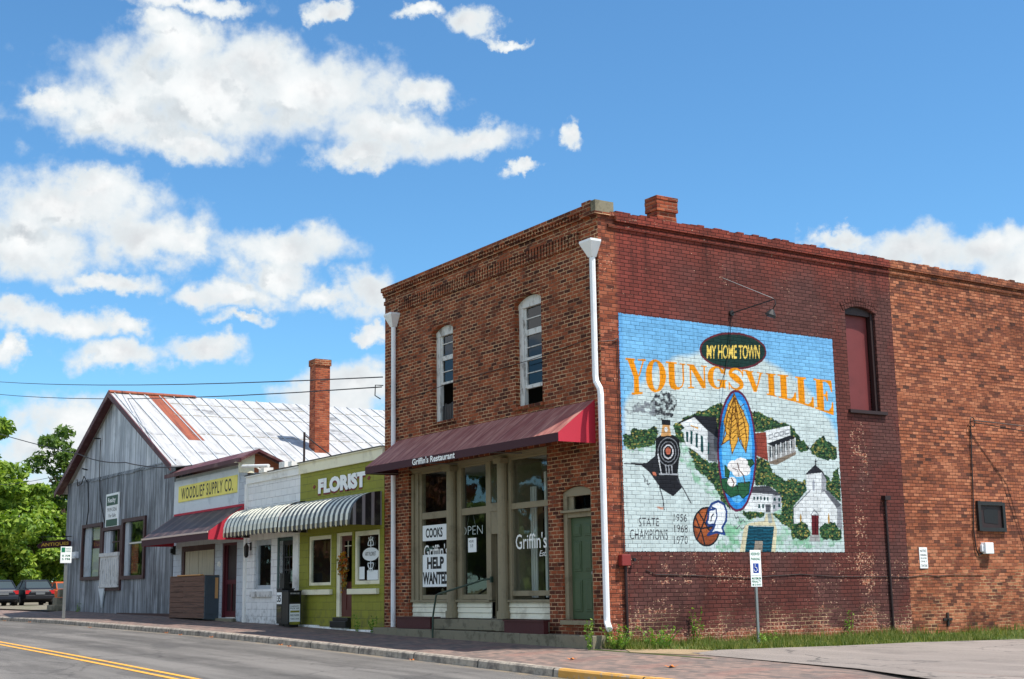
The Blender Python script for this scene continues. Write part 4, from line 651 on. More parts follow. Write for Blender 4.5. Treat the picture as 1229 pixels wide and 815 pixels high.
# ---------------------------------------------------------------- the mural, painted raster of real pigments on the wall
MURAL=[('h',(120,176,140),0,[(138,219),(186,214),(220,168),(253,121),(260,87),(235,114),(191,140),(146,192)]),('h',(120,176,140),0,[(250,60),(324,82),(319,0),(237,1)]),('h',(120,176,140),0,[(400,90),(458,91),(492,21),(452,2),(399,1)]),('h',(120,176,140),0,[(306,88),(362,82),(341,55),(304,61)]),('h',(120,176,140),0,[(460,49),(606,51),(605,19),(491,7)]),('h',(120,176,140),0,[(2,219),(91,216),(81,199),(6,203)]),('h',(120,176,140),0,[(267,54),(327,47),(319,1),(255,1)]),('f',(28,50,38),0,[(3,231),(24,234),(29,245),(50,243),(67,244),(84,253),(96,242),(87,225),(87,213),(61,209),(35,203),(19,205),(3,208)]),('f',(28,50,38),0,[(136,256),(172,278),(208,291),(236,301),(264,311),(291,303),(279,253),(255,231),(224,250),(194,269),(157,247),(165,220),(139,229)]),('f',(28,50,38),0,[(173,207),(212,188),(256,169),(276,129),(280,88),(261,101),(244,128),(219,154),(193,167)]),('f',(28,50,38),0,[(169,212),(191,206),(208,193),(226,184),(252,181),(260,151),(277,127),(280,100),(258,113),(241,133),(224,150),(215,163),(190,192)]),('f',(28,50,38),0,[(347,299),(385,298),(414,287),(442,279),(472,274),(499,243),(523,226),(497,216),(469,241),(451,265),(363,254),(350,271)]),('f',(28,50,38),0,[(520,223),(541,243),(566,257),(580,246),(607,233),(608,204),(567,202),(537,212)]),('f',(28,50,38),0,[(362,203),(395,194),(408,170),(445,150),(470,161),(484,151),(507,157),(508,134),(466,101),(463,62),(452,47),(430,75),(428,121),(401,138),(353,140)]),('f',(28,50,38),0,[(559,171),(574,168),(585,154),(594,180),(611,187),(611,111),(583,125),(566,139)]),('f',(28,50,38),0,[(317,85),(378,83),(377,74),(330,68),(316,77)]),('f',(28,50,38),0,[(399,82),(430,79),(452,47),(415,68)]),('p',(30,33,40),0,[(188,281),(253,281),(257,224),(227,250)]),('p',(95,98,105),0,[(227,252),(257,234),(251,185),(224,188)]),('p',(214,218,220),0,[(152,263),(192,278),(227,252),(223,189),(164,219),(164,254)]),('l',(30,33,40),3,[(150,263),(192,279),(228,252)]),('p',(30,70,72),0,[(168,246),(174,245),(173,223),(167,225)]),('p',(30,70,72),0,[(180,249),(186,247),(184,219),(178,221)]),('p',(30,70,72),0,[(194,244),(200,243),(198,212),(192,215)]),('p',(30,70,72),0,[(207,240),(214,238),(213,203),(206,206)]),('p',(30,70,72),0,[(226,228),(230,225),(229,201),(224,202)]),('p',(190,140,70),0,[(181,260),(202,256),(202,252),(181,258)]),('p',(135,62,52),0,[(362,252),(394,256),(396,194),(359,205)]),('p',(214,218,220),0,[(394,259),(466,274),(466,251),(397,230)]),('l',(120,124,130),1,[(402,250),(414,253),(414,245),(402,242),(402,250)]),('l',(120,124,130),1,[(419,254),(431,257),(430,249),(418,246),(419,254)]),('l',(120,124,130),1,[(435,258),(447,261),(446,253),(434,250),(435,258)]),('l',(120,124,130),1,[(451,262),(464,265),(463,257),(451,254),(451,262)]),('p',(150,150,150),0,[(398,226),(481,247),(480,212),(419,186),(398,188)]),('p',(48,60,66),0,[(403,224),(411,226),(410,203),(401,201)]),('p',(48,60,66),0,[(417,228),(426,230),(425,209),(416,206)]),('p',(48,60,66),0,[(432,231),(441,233),(440,214),(431,212)]),('p',(48,60,66),0,[(447,235),(456,237),(455,220),(446,217)]),('p',(48,60,66),0,[(462,238),(471,241),(470,226),(461,223)]),('p',(30,33,40),0,[(395,231),(467,253),(484,248),(414,225)]),('l',(214,218,220),2,[(408,225),(406,190)]),('l',(214,218,220),2,[(422,230),(420,196)]),('l',(214,218,220),2,[(436,234),(435,202)]),('l',(214,218,220),2,[(451,238),(450,209)]),('l',(214,218,220),2,[(465,242),(464,215)]),('l',(214,218,220),2,[(480,247),(479,221)]),('p',(120,108,96),0,[(400,192),(480,217),(480,211),(421,186),(398,188)]),('p',(70,72,80),0,[(347,137),(393,140),(433,120),(404,121),(344,123)]),('p',(214,218,220),0,[(344,124),(405,122),(402,83),(317,86)]),('p',(165,168,175),0,[(404,122),(430,117),(426,92),(402,83)]),('p',(30,70,72),0,[(348,116),(353,116),(352,109),(347,108)]),('p',(30,70,72),0,[(358,116),(363,116),(362,109),(357,109)]),('p',(30,70,72),0,[(367,117),(372,117),(372,109),(367,109)]),('p',(30,70,72),0,[(378,116),(383,116),(382,109),(377,108)]),('p',(30,70,72),0,[(387,116),(392,116),(392,108),(387,108)]),('p',(30,70,72),0,[(407,115),(412,116),(412,108),(406,108)]),('p',(30,70,72),0,[(420,115),(426,115),(425,107),(420,107)]),('p',(30,70,72),0,[(361,100),(366,100),(366,92),(360,92)]),('p',(30,70,72),0,[(372,100),(378,100),(377,92),(372,92)]),('p',(30,70,72),0,[(405,99),(410,99),(409,92),(404,92)]),('p',(30,70,72),0,[(419,103),(425,103),(424,95),(419,95)]),('p',(85,88,95),0,[(382,100),(397,100),(396,83),(381,83)]),('p',(95,98,105),0,[(560,135),(573,135),(613,104),(598,97)]),('p',(140,143,150),0,[(597,97),(612,103),(611,48),(595,56)]),('p',(214,218,220),0,[(463,93),(518,134),(561,135),(598,97),(595,56),(462,54)]),('p',(214,218,220),0,[(509,169),(557,175),(553,130),(508,129)]),('p',(150,153,160),0,[(557,175),(570,161),(566,134),(553,130)]),('p',(40,42,50),0,[(504,168),(537,191),(560,177),(574,157),(570,159),(557,174)]),('l',(30,33,40),2,[(540,203),(539,188)]),('l',(30,33,40),1,[(537,198),(544,199)]),('l',(110,110,120),1,[(463,93),(518,134)]),('l',(110,110,120),2,[(561,135),(598,97)]),('l',(110,110,120),1,[(464,93),(463,55)]),('l',(120,120,130),1,[(553,130),(557,174)]),('p',(110,112,122),0,[(514,80),(527,93),(541,81)]),('p',(214,218,220),0,[(518,81),(527,90),(537,82)]),('p',(92,30,38),0,[(517,80),(540,80),(536,37),(515,37)]),('l',(50,14,20),1,[(529,80),(526,37)]),('p',(180,140,70),0,[(482,76),(485,84),(487,76),(486,61),(481,61)]),('p',(180,140,70),0,[(568,78),(571,86),(573,78),(572,62),(567,62)]),('p',(150,155,165),0,[(526,152),(530,160),(533,152),(531,133),(525,133)]),('p',(160,160,160),0,[(510,36),(538,37),(540,22),(506,22)]),('f',(28,50,38),0,[(451,47),(465,61),(488,66),(508,58),(512,34),(485,24),(458,28)]),('f',(28,50,38),0,[(539,49),(558,63),(584,64),(608,49),(610,31),(575,26),(540,29)]),('p',(205,196,165),0,[(382,81),(400,82),(412,47),(404,-1),(390,-1),(403,54),(330,55),(316,0),(302,0),(318,53),(334,60),(377,65)]),('p',(150,160,160),0,[(386,81),(397,82),(399,61),(388,61)]),('w',(22,78,98),0,[(330,54),(404,53),(392,-1),(317,0)]),('p',(150,140,128),0,[(347,22),(369,22),(366,-1),(341,-1)]),('p',(24,52,48),0,[(405,432),(403,425),(398,419),(392,413),(383,408),(373,402),(361,398),(348,394),(333,391),(319,389),(304,388),(289,388),(275,389),(262,391),(250,393),(240,397),(231,401),(224,406),(219,411),(217,417),(216,423),(218,429),(222,435),(228,441),(236,446),(246,451),(258,456),(271,460),(284,463),(299,465),(314,466),(329,467),(343,466),(356,464),(369,462),(380,458),(389,454),(397,449),(402,444),(404,438)]),('l',(96,40,50),4,[(405,432),(403,425),(398,419),(392,413),(383,408),(373,402),(361,398),(348,394),(333,391),(319,389),(304,388),(289,388),(275,389),(262,391),(250,393),(240,397),(231,401),(224,406),(219,411),(217,417),(216,423),(218,429),(222,435),(228,441),(236,446),(246,451),(258,456),(271,460),(284,463),(299,465),(314,466),(329,467),(343,466),(356,464),(369,462),(380,458),(389,454),(397,449),(402,444),(404,438),(405,432)]),('p',(40,130,205),0,[(361,215),(360,198),(358,181),(354,165),(351,150),(346,136),(341,124),(335,113),(329,103),(322,96),(316,90),(309,87),(302,86),(295,86),(288,89),(282,94),(276,101),(271,110),(266,121),(262,133),(259,146),(257,161),(255,176),(254,193),(254,209),(255,226),(258,242),(260,258),(264,273),(268,287),(273,300),(279,311),(285,321),(292,329),(298,335),(305,339),(312,341),(319,340),(326,337),(333,332),(339,325),(344,316),(349,305),(353,293),(356,279),(359,264),(360,248),(361,232)]),('p',(96,176,226),0,[(350,214),(349,197),(347,179),(343,163),(339,148),(334,135),(329,123),(322,114),(316,107),(309,103),(303,101),(296,102),(290,106),(284,113),(278,121),(274,132),(270,145),(267,160),(265,176),(264,192),(264,209),(266,227),(268,244),(271,260),(275,275),(280,289),(286,301),(292,310),(298,318),(305,322),(312,324),(318,323),(325,320),(331,313),(336,304),(341,293),(345,280),(348,265),(350,249),(351,232)]),('l',(92,36,66),5,[(361,215),(360,198),(358,181),(354,165),(351,150),(346,136),(341,124),(335,113),(329,103),(322,96),(316,90),(309,87),(302,86),(295,86),(288,89),(282,94),(276,101),(271,110),(266,121),(262,133),(259,146),(257,161),(255,176),(254,193),(254,209),(255,226),(258,242),(260,258),(264,273),(268,287),(273,300),(279,311),(285,321),(292,329),(298,335),(305,339),(312,341),(319,340),(326,337),(333,332),(339,325),(344,316),(349,305),(353,293),(356,279),(359,264),(360,248),(361,232),(361,215)]),('p',(214,160,66),0,[(306,336),(323,304),(328,270),(317,234),(305,254),(288,288)]),('l',(96,60,20),1,[(306,336),(323,304),(328,270),(317,234),(305,254),(288,288),(306,336)]),('p',(214,160,66),0,[(306,332),(288,309),(273,273),(279,246),(264,222),(297,240),(307,282)]),('l',(96,60,20),1,[(306,332),(288,309),(273,273),(279,246),(264,222),(297,240),(307,282),(306,332)]),('p',(214,160,66),0,[(309,325),(330,298),(345,267),(342,239),(332,208),(319,238),(310,276)]),('l',(96,60,20),1,[(309,325),(330,298),(345,267),(342,239),(332,208),(319,238),(310,276),(309,325)]),('p',(214,160,66),0,[(300,296),(287,267),(289,233),(293,204),(311,234),(310,276)]),('l',(96,60,20),1,[(300,296),(287,267),(289,233),(293,204),(311,234),(310,276),(300,296)]),('l',(96,60,20),2,[(306,332),(298,289),(292,254),(288,226)]),('l',(96,60,20),2,[(307,325),(314,283),(315,234),(328,217)]),('l',(96,60,20),2,[(306,325),(285,288),(275,253),(268,226)]),('l',(96,60,20),2,[(313,318),(331,277),(336,242),(332,214)]),('l',(96,60,20),1,[(297,303),(284,311)]),('l',(96,60,20),1,[(319,304),(335,314)]),('l',(96,60,20),1,[(298,299),(310,308)]),('l',(96,60,20),1,[(296,290),(284,298)]),('l',(96,60,20),1,[(318,292),(334,301)]),('l',(96,60,20),1,[(298,286),(309,295)]),('l',(96,60,20),1,[(295,278),(283,285)]),('l',(96,60,20),1,[(318,279),(333,288)]),('l',(96,60,20),1,[(297,273),(309,282)]),('l',(96,60,20),1,[(294,265),(282,273)]),('l',(96,60,20),1,[(317,266),(332,275)]),('l',(96,60,20),1,[(296,261),(308,270)]),('l',(96,60,20),1,[(294,252),(281,260)]),('l',(96,60,20),1,[(316,254),(332,263)]),('l',(96,60,20),1,[(295,248),(307,257)]),('l',(96,60,20),1,[(293,240),(280,247)]),('l',(96,60,20),1,[(315,241),(331,250)]),('l',(96,60,20),1,[(295,236),(306,245)]),('p',(40,88,58),0,[(259,150),(275,153),(284,143),(270,122),(261,132)]),('l',(20,40,30),1,[(259,150),(275,153),(284,143),(270,122),(261,132),(259,150)]),('p',(40,88,58),0,[(317,192),(350,195),(355,187),(334,171),(312,178)]),('l',(20,40,30),1,[(317,192),(350,195),(355,187),(334,171),(312,178),(317,192)]),('p',(40,88,58),0,[(305,143),(340,147),(336,123),(318,111),(304,122)]),('l',(20,40,30),1,[(305,143),(340,147),(336,123),(318,111),(304,122),(305,143)]),('p',(40,88,58),0,[(272,142),(302,139),(308,119),(284,113),(271,122)]),('l',(20,40,30),1,[(272,142),(302,139),(308,119),(284,113),(271,122),(272,142)]),('p',(40,88,58),0,[(271,180),(285,170),(280,153),(270,156)]),('l',(20,40,30),1,[(271,180),(285,170),(280,153),(270,156),(271,180)]),('p',(232,228,226),0,[(312,179),(310,175),(306,170),(301,168),(294,166),(288,167),(283,170),(279,173),(278,178),(280,183),(284,187),(289,190),(296,191),(302,191),(307,188),(311,184)]),('p',(232,228,226),0,[(337,186),(335,181),(331,177),(324,174),(316,173),(308,173),(302,176),(297,180),(296,184),(298,189),(303,193),(310,196),(317,198),(325,197),(332,195),(336,191)]),('p',(232,228,226),0,[(343,172),(342,168),(339,164),(334,161),(329,160),(324,161),(320,163),(317,167),(317,171),(318,176),(321,180),(325,182),(330,184),(336,183),(340,180),(342,177)]),('p',(232,228,226),0,[(328,168),(326,164),(322,160),(316,158),(308,156),(301,157),(295,159),(292,163),(290,167),(292,171),(296,175),(302,178),(310,179),(317,178),(323,176),(326,172)]),('p',(232,228,226),0,[(302,146),(301,142),(298,138),(294,136),(289,135),(284,136),(280,138),(277,141),(276,145),(278,149),(280,152),(285,155),(290,156),(295,155),(299,153),(301,150)]),('l',(90,60,50),2,[(307,185),(311,171),(322,161),(326,144)]),('l',(90,60,50),2,[(288,153),(295,143),(290,134)]),('l',(110,90,90),1,[(293,174),(306,171),(310,157)]),('s',(52,54,60),0,[(145,299),(143,292),(139,284),(134,278),(126,273),(117,270),(108,268),(100,269),(91,271),(84,275),(79,281),(76,288),(75,295),(77,302),(80,309),(86,316),(94,321),(102,324),(111,326),(120,325),(128,323),(135,319),(141,313),(144,306)]),('s',(120,126,132),0,[(9,282),(43,296),(86,304),(93,277),(42,277),(9,275)]),('p',(36,38,44),0,[(2,174),(60,176),(84,192),(87,228),(107,238),(106,159),(92,130),(67,158),(47,171),(3,172)]),('p',(24,26,32),0,[(86,225),(100,235),(133,237),(150,228),(146,184),(141,157),(93,154),(88,185)]),('p',(196,148,96),0,[(106,258),(124,258),(128,233),(100,232)]),('p',(30,33,40),0,[(104,267),(127,268),(127,257),(104,256)]),('p',(214,218,220),0,[(119,247),(118,244),(116,242),(113,242),(111,244),(110,247),(111,250),(113,252),(116,252),(118,251)]),('p',(18,20,26),0,[(151,203),(150,196),(147,189),(143,183),(139,178),(133,173),(127,170),(120,169),(114,168),(107,169),(101,172),(96,176),(92,181),(89,187),(87,193),(86,200),(88,207),(90,214),(93,220),(98,226),(104,230),(110,233),(117,235),(123,235),(130,234),(136,232),(141,228),(145,223),(148,217),(150,210)]),('l',(120,124,130),1,[(146,203),(145,196),(142,189),(138,184),(133,179),(127,175),(120,174),(114,173),(108,175),(102,178),(97,182),(94,188),(92,194),(91,200),(92,207),(95,214),(99,220),(104,224),(110,228),(116,230),(123,230),(129,229),(135,226),(140,222),(143,216),(145,210),(146,203)]),('l',(120,124,130),1,[(138,203),(138,198),(136,193),(133,188),(129,185),(124,182),(120,181),(115,181),(110,182),(106,184),(103,187),(100,191),(99,196),(99,201),(99,206),(101,211),(104,215),(108,218),(112,221),(117,222),(122,222),(126,222),(130,219),(134,216),(136,212),(138,208),(138,203)]),('l',(200,200,205),2,[(131,202),(131,199),(129,196),(127,193),(125,191),(122,189),(119,188),(116,188),(113,189),(111,190),(108,192),(107,195),(106,198),(106,201),(106,204),(107,207),(109,210),(112,212),(114,214),(117,215),(120,215),(123,215),(126,213),(128,211),(130,208),(131,205),(131,202)]),('p',(176,96,74),0,[(125,203),(124,200),(122,197),(120,196),(116,196),(114,197),(112,200),(112,203),(112,206),(114,209),(117,210),(120,210),(123,209),(125,207)]),('p',(190,110,84),0,[(74,159),(84,158),(85,151),(77,152)]),('p',(30,32,38),0,[(93,153),(141,156),(151,129),(127,111),(92,127)]),('l',(160,164,170),2,[(93,155),(142,156)]),('l',(150,154,160),2,[(110,173),(112,156)]),('l',(150,154,160),2,[(118,173),(119,156)]),('l',(150,154,160),2,[(126,173),(127,157)]),('l',(200,204,208),2,[(91,195),(98,156)]),('l',(60,62,70),2,[(92,129),(100,106),(102,83)]),('l',(60,62,70),2,[(140,146),(157,124),(174,98)]),('p',(200,150,130),0,[(81,90),(101,88),(98,83),(88,85)]),('p',(138,72,44),0,[(250,51),(249,44),(247,38),(244,32),(240,26),(235,21),(230,17),(224,14),(217,12),(211,12),(205,12),(199,14),(194,17),(189,21),(184,26),(181,31),(179,37),(178,44),(178,50),(178,57),(180,64),(183,70),(187,76),(192,80),(197,84),(203,88),(209,89),(215,90),(222,90),(228,88),(233,85),(238,81),(242,76),(246,71),(248,65),(249,58)]),('p',(170,92,52),0,[(228,58),(226,50),(222,43),(217,37),(211,33),(204,31),(197,33),(191,36),(186,42),(184,49),(183,58),(185,66),(188,74),(193,80),(200,84),(207,85),(213,84),(219,80),(224,74),(227,67)]),('l',(30,33,40),3,[(250,51),(249,44),(247,38),(244,32),(240,26),(235,21),(230,17),(224,14),(217,12),(211,12),(205,12),(199,14),(194,17),(189,21),(184,26),(181,31),(179,37),(178,44),(178,50),(178,57),(180,64),(183,70),(187,76),(192,80),(197,84),(203,88),(209,89),(215,90),(222,90),(228,88),(233,85),(238,81),(242,76),(246,71),(248,65),(249,58),(250,51)]),('l',(30,33,40),3,[(193,81),(210,58),(218,45),(249,38)]),('l',(30,33,40),3,[(178,51),(200,47),(236,52)]),('l',(30,33,40),3,[(186,24),(200,48),(220,88)]),('l',(30,33,40),3,[(207,12),(200,38),(184,71)]),('p',(226,230,234),0,[(221,85),(230,98),(248,104),(264,98),(270,83),(268,64),(256,49),(262,36),(240,40),(216,34),(230,45),(236,55),(218,54),(214,60),(218,67)]),('l',(36,62,120),5,[(221,85),(230,98),(248,104),(264,98),(270,83),(268,64),(256,49),(262,36),(240,40),(216,34),(230,45),(236,55),(218,54),(214,60),(218,67),(221,85)]),('l',(36,62,120),3,[(226,92),(241,88),(243,72),(234,54)]),('p',(36,62,120),0,[(220,87),(240,90),(238,85),(223,83)]),('l',(60,60,70),2,[(226,62),(228,72),(234,77)]),('l',(70,75,80),1,[(50,152),(56,144),(54,139),(62,141),(61,133),(68,135)]),('l',(90,95,100),1,[(291,78),(296,68),(302,73),(308,60),(316,67),(321,61)]),('l',(90,95,100),1,[(290,53),(296,47),(304,54),(311,46),(320,52)])]
TOPL=[(16,388),(30,388),(94,390),(148,389),(187,388),(262,389),(316,390),(356,387),(417,386),(464,386),(503,385),(597,384)]
BOTL=[(28,313),(53,316),(91,324),(146,333),(201,339),(259,342),(314,343),(371,342),(414,337),(480,329),(527,321),(598,306)]
GLY=[('Y',15,68),('O',66,120),('U',120,173),('N',177,232),('G',233,287),('S',289,339),('V',336,394),('I',402,431),('L',437,490),('L',490,544),('E',547,605)]
MTX=[('STATE',[(36,66),(88,67),(87,50),(35,49)]),('CHAMPIONS',[(13,43),(110,44),(109,23),(12,23)]),('1956',[(127,75),(162,76),(161,60),(126,60)]),('1968',[(127,54),(163,54),(162,38),(127,38)]),('1970',[(125,31),(162,31),(161,15),(125,15)]),('MY HOME TOWN',[(235,434),(388,447),(386,416),(233,404)])]
MW,MH=614,480; NX,NY=560,438
def paint_mural():
    ys,xs=np.mgrid[0:NY,0:NX]; X=xs*(MW/(NX-1)); Y=ys*(MH/(NY-1))
    def fbm(sx,sy,seed,oct=4):
        r=np.random.default_rng(seed); o=np.zeros((NY,NX)); a=1.;t=0
        for k in range(oct):
            gx=max(2,int(MW/sx*2**k)+2); gy=max(2,int(MH/sy*2**k)+2); q=r.random((gy,gx)); fx=X/MW*(gx-1.001); fy=Y/MH*(gy-1.001); ix=fx.astype(int); iy=fy.astype(int); ux=fx-ix; uy=fy-iy; ux=ux*ux*(3-2*ux); uy=uy*uy*(3-2*uy)
            o+=a*((q[iy,ix]*(1-ux)+q[iy,ix+1]*ux)*(1-uy)+(q[iy+1,ix]*(1-ux)+q[iy+1,ix+1]*ux)*uy); t+=a; a*=.55
        return o/t
    lin=lambda c:np.array(C(*c))
    img=np.zeros((NY,NX,3)); n=fbm(40,20,1)
    base=lin((192,206,206)); img[:]=base; img*=(.90+.2*n)[...,None]
    # blue sky in the upper corners outside a pale arch
    d=np.sqrt(((X-300)/330)**2+((Y-150)/270)**2); t=np.clip((d-1.0+.05*(n-.5))/.05,0,1)[...,None]; blue=lin((126,184,220))*(1+.35*(fbm(60,30,2)-.5))[...,None]; deep=lin((84,154,212)); tt=np.clip((Y-300)/180,0,1)[...,None]; blue=blue*(1-tt*.5)+deep*tt*.5
    m=((Y>230)&(t[...,0]>0)); img=np.where(m[...,None],img*(1-t)+blue*t,img)
    e=np.clip(1-np.minimum(X,Y+999)/14,0,1)*(Y>200); img=img*(1-.7*e[...,None])+lin((84,154,212))*.7*e[...,None]
    def pip(P,jit=0,seed=0):
        PX,PY=X,Y
        if jit: PX=X+(fbm(9,9,seed+50)-.5)*jit; PY=Y+(fbm(9,9,seed+90)-.5)*jit
        P=np.array(P,float); x0,x1=P[:,0].min()-jit-2,P[:,0].max()+jit+2; y0,y1=P[:,1].min()-jit-2,P[:,1].max()+jit+2
        i0,i1=max(0,int(x0*NX/MW)),min(NX,int(x1*NX/MW)+2); j0,j1=max(0,int(y0*NY/MH)),min(NY,int(y1*NY/MH)+2)
        out=np.zeros((NY,NX),bool); 
        if i1<=i0 or j1<=j0: return out
        a=PX[j0:j1,i0:i1]; b=PY[j0:j1,i0:i1]; r=np.zeros(a.shape,bool); k=len(P)-1
        for i in range(len(P)):
            xi,yi=P[i]; xj,yj=P[k]
            if yi!=yj: r^=((yi>b)!=(yj>b))&(a<(xj-xi)*(b-yi)/(yj-yi)+xi)
            k=i
        out[j0:j1,i0:i1]=r; return out
    def seg(a,b,w):
        a=np.array(a,float);b=np.array(b,float); d=b-a; L=max(1e-6,d@d); t=np.clip(((X-a[0])*d[0]+(Y-a[1])*d[1])/L,0,1); return (X-a[0]-t*d[0])**2+(Y-a[1]-t*d[1])**2<(w)**2
    fine=fbm(4,3,5,3); med=fbm(14,10,6,4)
    brs=fbm(30,5,8,4)
    for si,(k,col,w,P) in enumerate(MURAL):
        c=lin(col)
        if k=='p': mk=pip(P); img[mk]=(c*(.70+.22*fine[...,None]+.38*med[...,None])+.0)[mk]
        elif k=='w': mk=pip(P); wv=(np.sin(Y*.9+6*med)*.5+.5)[...,None]; img[mk]=(c*(.6+.9*wv**3))[mk]
        elif k=='l':
            for a,b in zip(P,P[1:]): mk=seg(a,b,.55+w*.42); img[mk]=c
        elif k=='h': mk=pip(P,26,si); f=np.clip((med-.34)*3,0,1)[...,None]*.8; img=np.where(mk[...,None],img*(1-f)+c*f,img)
        elif k=='s': mk=pip(P,16,si); f=np.clip((fbm(7,6,77)-.30)*3.2,0,1)[...,None]; img=np.where(mk[...,None],img*(1-f)+c*f,img)
        elif k=='f':
            mk=pip(P,11,si); img[mk]=(c*(.7+.6*fine[...,None]))[mk]
            r=np.random.default_rng(si+300); P_=np.array(P,float); area=(P_[:,0].max()-P_[:,0].min())*(P_[:,1].max()-P_[:,1].min())
            for _ in range(int(area/14)+6):
                x=r.uniform(P_[:,0].min(),P_[:,0].max()); y=r.uniform(P_[:,1].min(),P_[:,1].max()); i=int(x*NX/MW); j=int(y*NY/MH)
                if not(0<=i<NX and 0<=j<NY) or not mk[j,i]: continue
                cc=lin((56,92,58)) if r.random()<.68 else lin((150,140,76)) if r.random()<.5 else lin((92,112,60)); rx=r.uniform(1.2,3.4); ry=r.uniform(1,2.0)
                i0,i1,j0,j1=max(0,i-6),i+7,max(0,j-5),j+6; s=((X[j0:j1,i0:i1]-x)/rx)**2+((Y[j0:j1,i0:i1]-y)/ry)**2<1; img[j0:j1,i0:i1][s]=cc
    # lettering from the built-in face, mapped to four corners
    def put_text(s,Q,col,bold=.0,space=1.):
        V,F=text_tris(s,bold,0,0,space); (ax,ay),(bx,by),(cx,cy),(dx,dy)=Q   # tl,tr,br,bl
        W_=[((1-u)*((1-v)*dx+v*ax)+u*((1-v)*cx+v*bx),(1-u)*((1-v)*dy+v*ay)+u*((1-v)*cy+v*by)) for u,v,_ in V]
        for f in F: mk=pip([W_[i] for i in f]); img[mk]=lin(col)
    for s,Q in MTX:
        big=s=='MY HOME TOWN'; put_text(s,Q,(226,196,96) if big else (48,46,54),.015 if big else .0,.95 if big else 1.05)
    # the big arched fat-face letters
    def brush(c):
        o=[];q=[]; n=len(c); S=[]
        for i in range(n-1):
            p0=c[max(0,i-1)];p1=c[i];p2=c[i+1];p3=c[min(n-1,i+2)]
            for k in range(8):
                t=k/8; S.append([.5*((2*p1[j])+(-p0[j]+p2[j])*t+(2*p0[j]-5*p1[j]+4*p2[j]-p3[j])*t*t+(-p0[j]+3*p1[j]-3*p2[j]+p3[j])*t**3) for j in range(3)])
        S.append(list(c[-1])); l=[];r=[]
        for i,(x,y,w) in enumerate(S):
            a=S[max(0,i-1)];b=S[min(len(S)-1,i+1)]; dx,dy=b[0]-a[0],(b[1]-a[1]); L=math.hypot(dx,dy) or 1; l.append((x-dy/L*w,y+dx/L*w)); r.append((x+dy/L*w,y-dx/L*w))
        return l+r[::-1]
    ell=lambda cx,cy,rx,ry:[(cx+rx*math.cos(a*math.pi/16),cy+ry*math.sin(a*math.pi/16)) for a in range(32)]
    sl=.055
    def rect(a,b,c,d): return [(a,b),(c,b),(c,d),(a,d)]
    GL={'Y':([[(.06,1),(.46,1),(.46,.95),(.40,.94),(.62,.50),(.62,.06),(.78,.06),(.78,0),(.24,0),(.24,.06),(.38,.06),(.38,.46),(.10,.94),(.0,.95),(.0,1)],[(.60,1),(1,1),(1,.95),(.90,.94),(.66,.50),(.58,.50),(.82,.94),(.60,.95)]],[]),
     'O':([ell(.5,.5,.5,.52)],[ell(.5,.5,.19,.45)]),
     'U':([[(0,1),(.56,1),(.56,.95),(.44,.94),(.44,.24),(.54,.09),(.66,.07),(.78,.14),(.84,.3),(.84,.94),(.72,.95),(.72,1),(1,1),(1,.95),(.91,.94),(.91,.28),(.82,.08),(.62,-.02),(.42,-.02),(.22,.05),(.13,.22),(.13,.94),(0,.95)]],[]),
     'N':([[(.0,1),(.36,1),(.82,.30),(.82,.94),(.70,.95),(.70,1),(1,1),(1,.95),(.90,.94),(.90,0),(.72,0),(.20,.80),(.20,.06),(.32,.05),(.32,0),(0,0),(0,.05),(.12,.06),(.12,.94),(0,.95)]],[]),
     'G':([ell(.48,.5,.48,.52)],[ell(.52,.5,.22,.45),rect(.60,.40,1.1,.70)]),
     'V':([[(0,1),(.50,1),(.50,.95),(.42,.94),(.64,.28),(.82,.94),(.70,.95),(.70,1),(1,1),(1,.95),(.92,.94),(.62,0),(.48,0),(.10,.94),(0,.95)]],[]),
     'I':([rect(.2,0,.8,1),rect(0,.94,1,1),rect(0,0,1,.06)],[]),
     'L':([[(0,1),(.62,1),(.62,.94),(.50,.94),(.50,.06),(.70,.08),(.86,.20),(.92,.36),(1,.36),(1,0),(0,0),(0,.06),(.13,.06),(.13,.94),(0,.94)]],[]),
     'E':([[(0,1),(.98,1),(1,.66),(.93,.66),(.84,.84),(.70,.93),(.50,.94),(.50,.54),(.60,.56),(.66,.66),(.72,.66),(.72,.36),(.66,.36),(.60,.48),(.50,.50),(.50,.06),(.72,.08),(.88,.20),(.95,.38),(1.02,.38),(1,0),(0,0),(0,.06),(.13,.06),(.13,.94),(0,.94)]],[]),
     'S':([brush([(.90,.70,.02),(.78,.90,.045),(.50,.965,.05),(.24,.86,.09),(.22,.70,.13),(.5,.54,.17),(.76,.36,.14),(.78,.18,.10),(.52,.03,.05),(.24,.10,.04),(.10,.30,.02)]),rect(.86,.66,.93,1),rect(.05,0,.12,.34)],[])}
    TL=lambda x:lerp(TOPL,x); BL=lambda x:lerp(BOTL,x)
    for ch,x0,x1 in GLY:
        add,sub=GL[ch]; mp=lambda P:[((x0+(x1-x0)*a),(BL(x0+(x1-x0)*a)+(TL(x0+(x1-x0)*a)-BL(x0+(x1-x0)*a))*b)) for a,b in P]
        mk=np.zeros((NY,NX),bool)
        for P in add: mk|=pip(mp(P))
        for P in sub: mk&=~pip(mp(P))
        if ch=='G':
            mk|=pip(mp([(.50,.42),(1,.42),(1,.36),(.93,.35),(.93,.02),(.62,.06),(.62,.35),(.50,.36)])); mk|=pip(mp([(.88,.66),(.94,.66),(.94,.98),(.84,.9)]))
        img[mk]=(lin((226,142,18))*(.88+.22*fine[...,None]))[mk]
    img*=(.86+.26*brs[...,None]); drip=np.clip((fbm(6,120,31,3)-.60)*2,0,.10)[...,None]; img=img*(1-drip)
    return np.clip(img,0,1)
im=paint_mural()
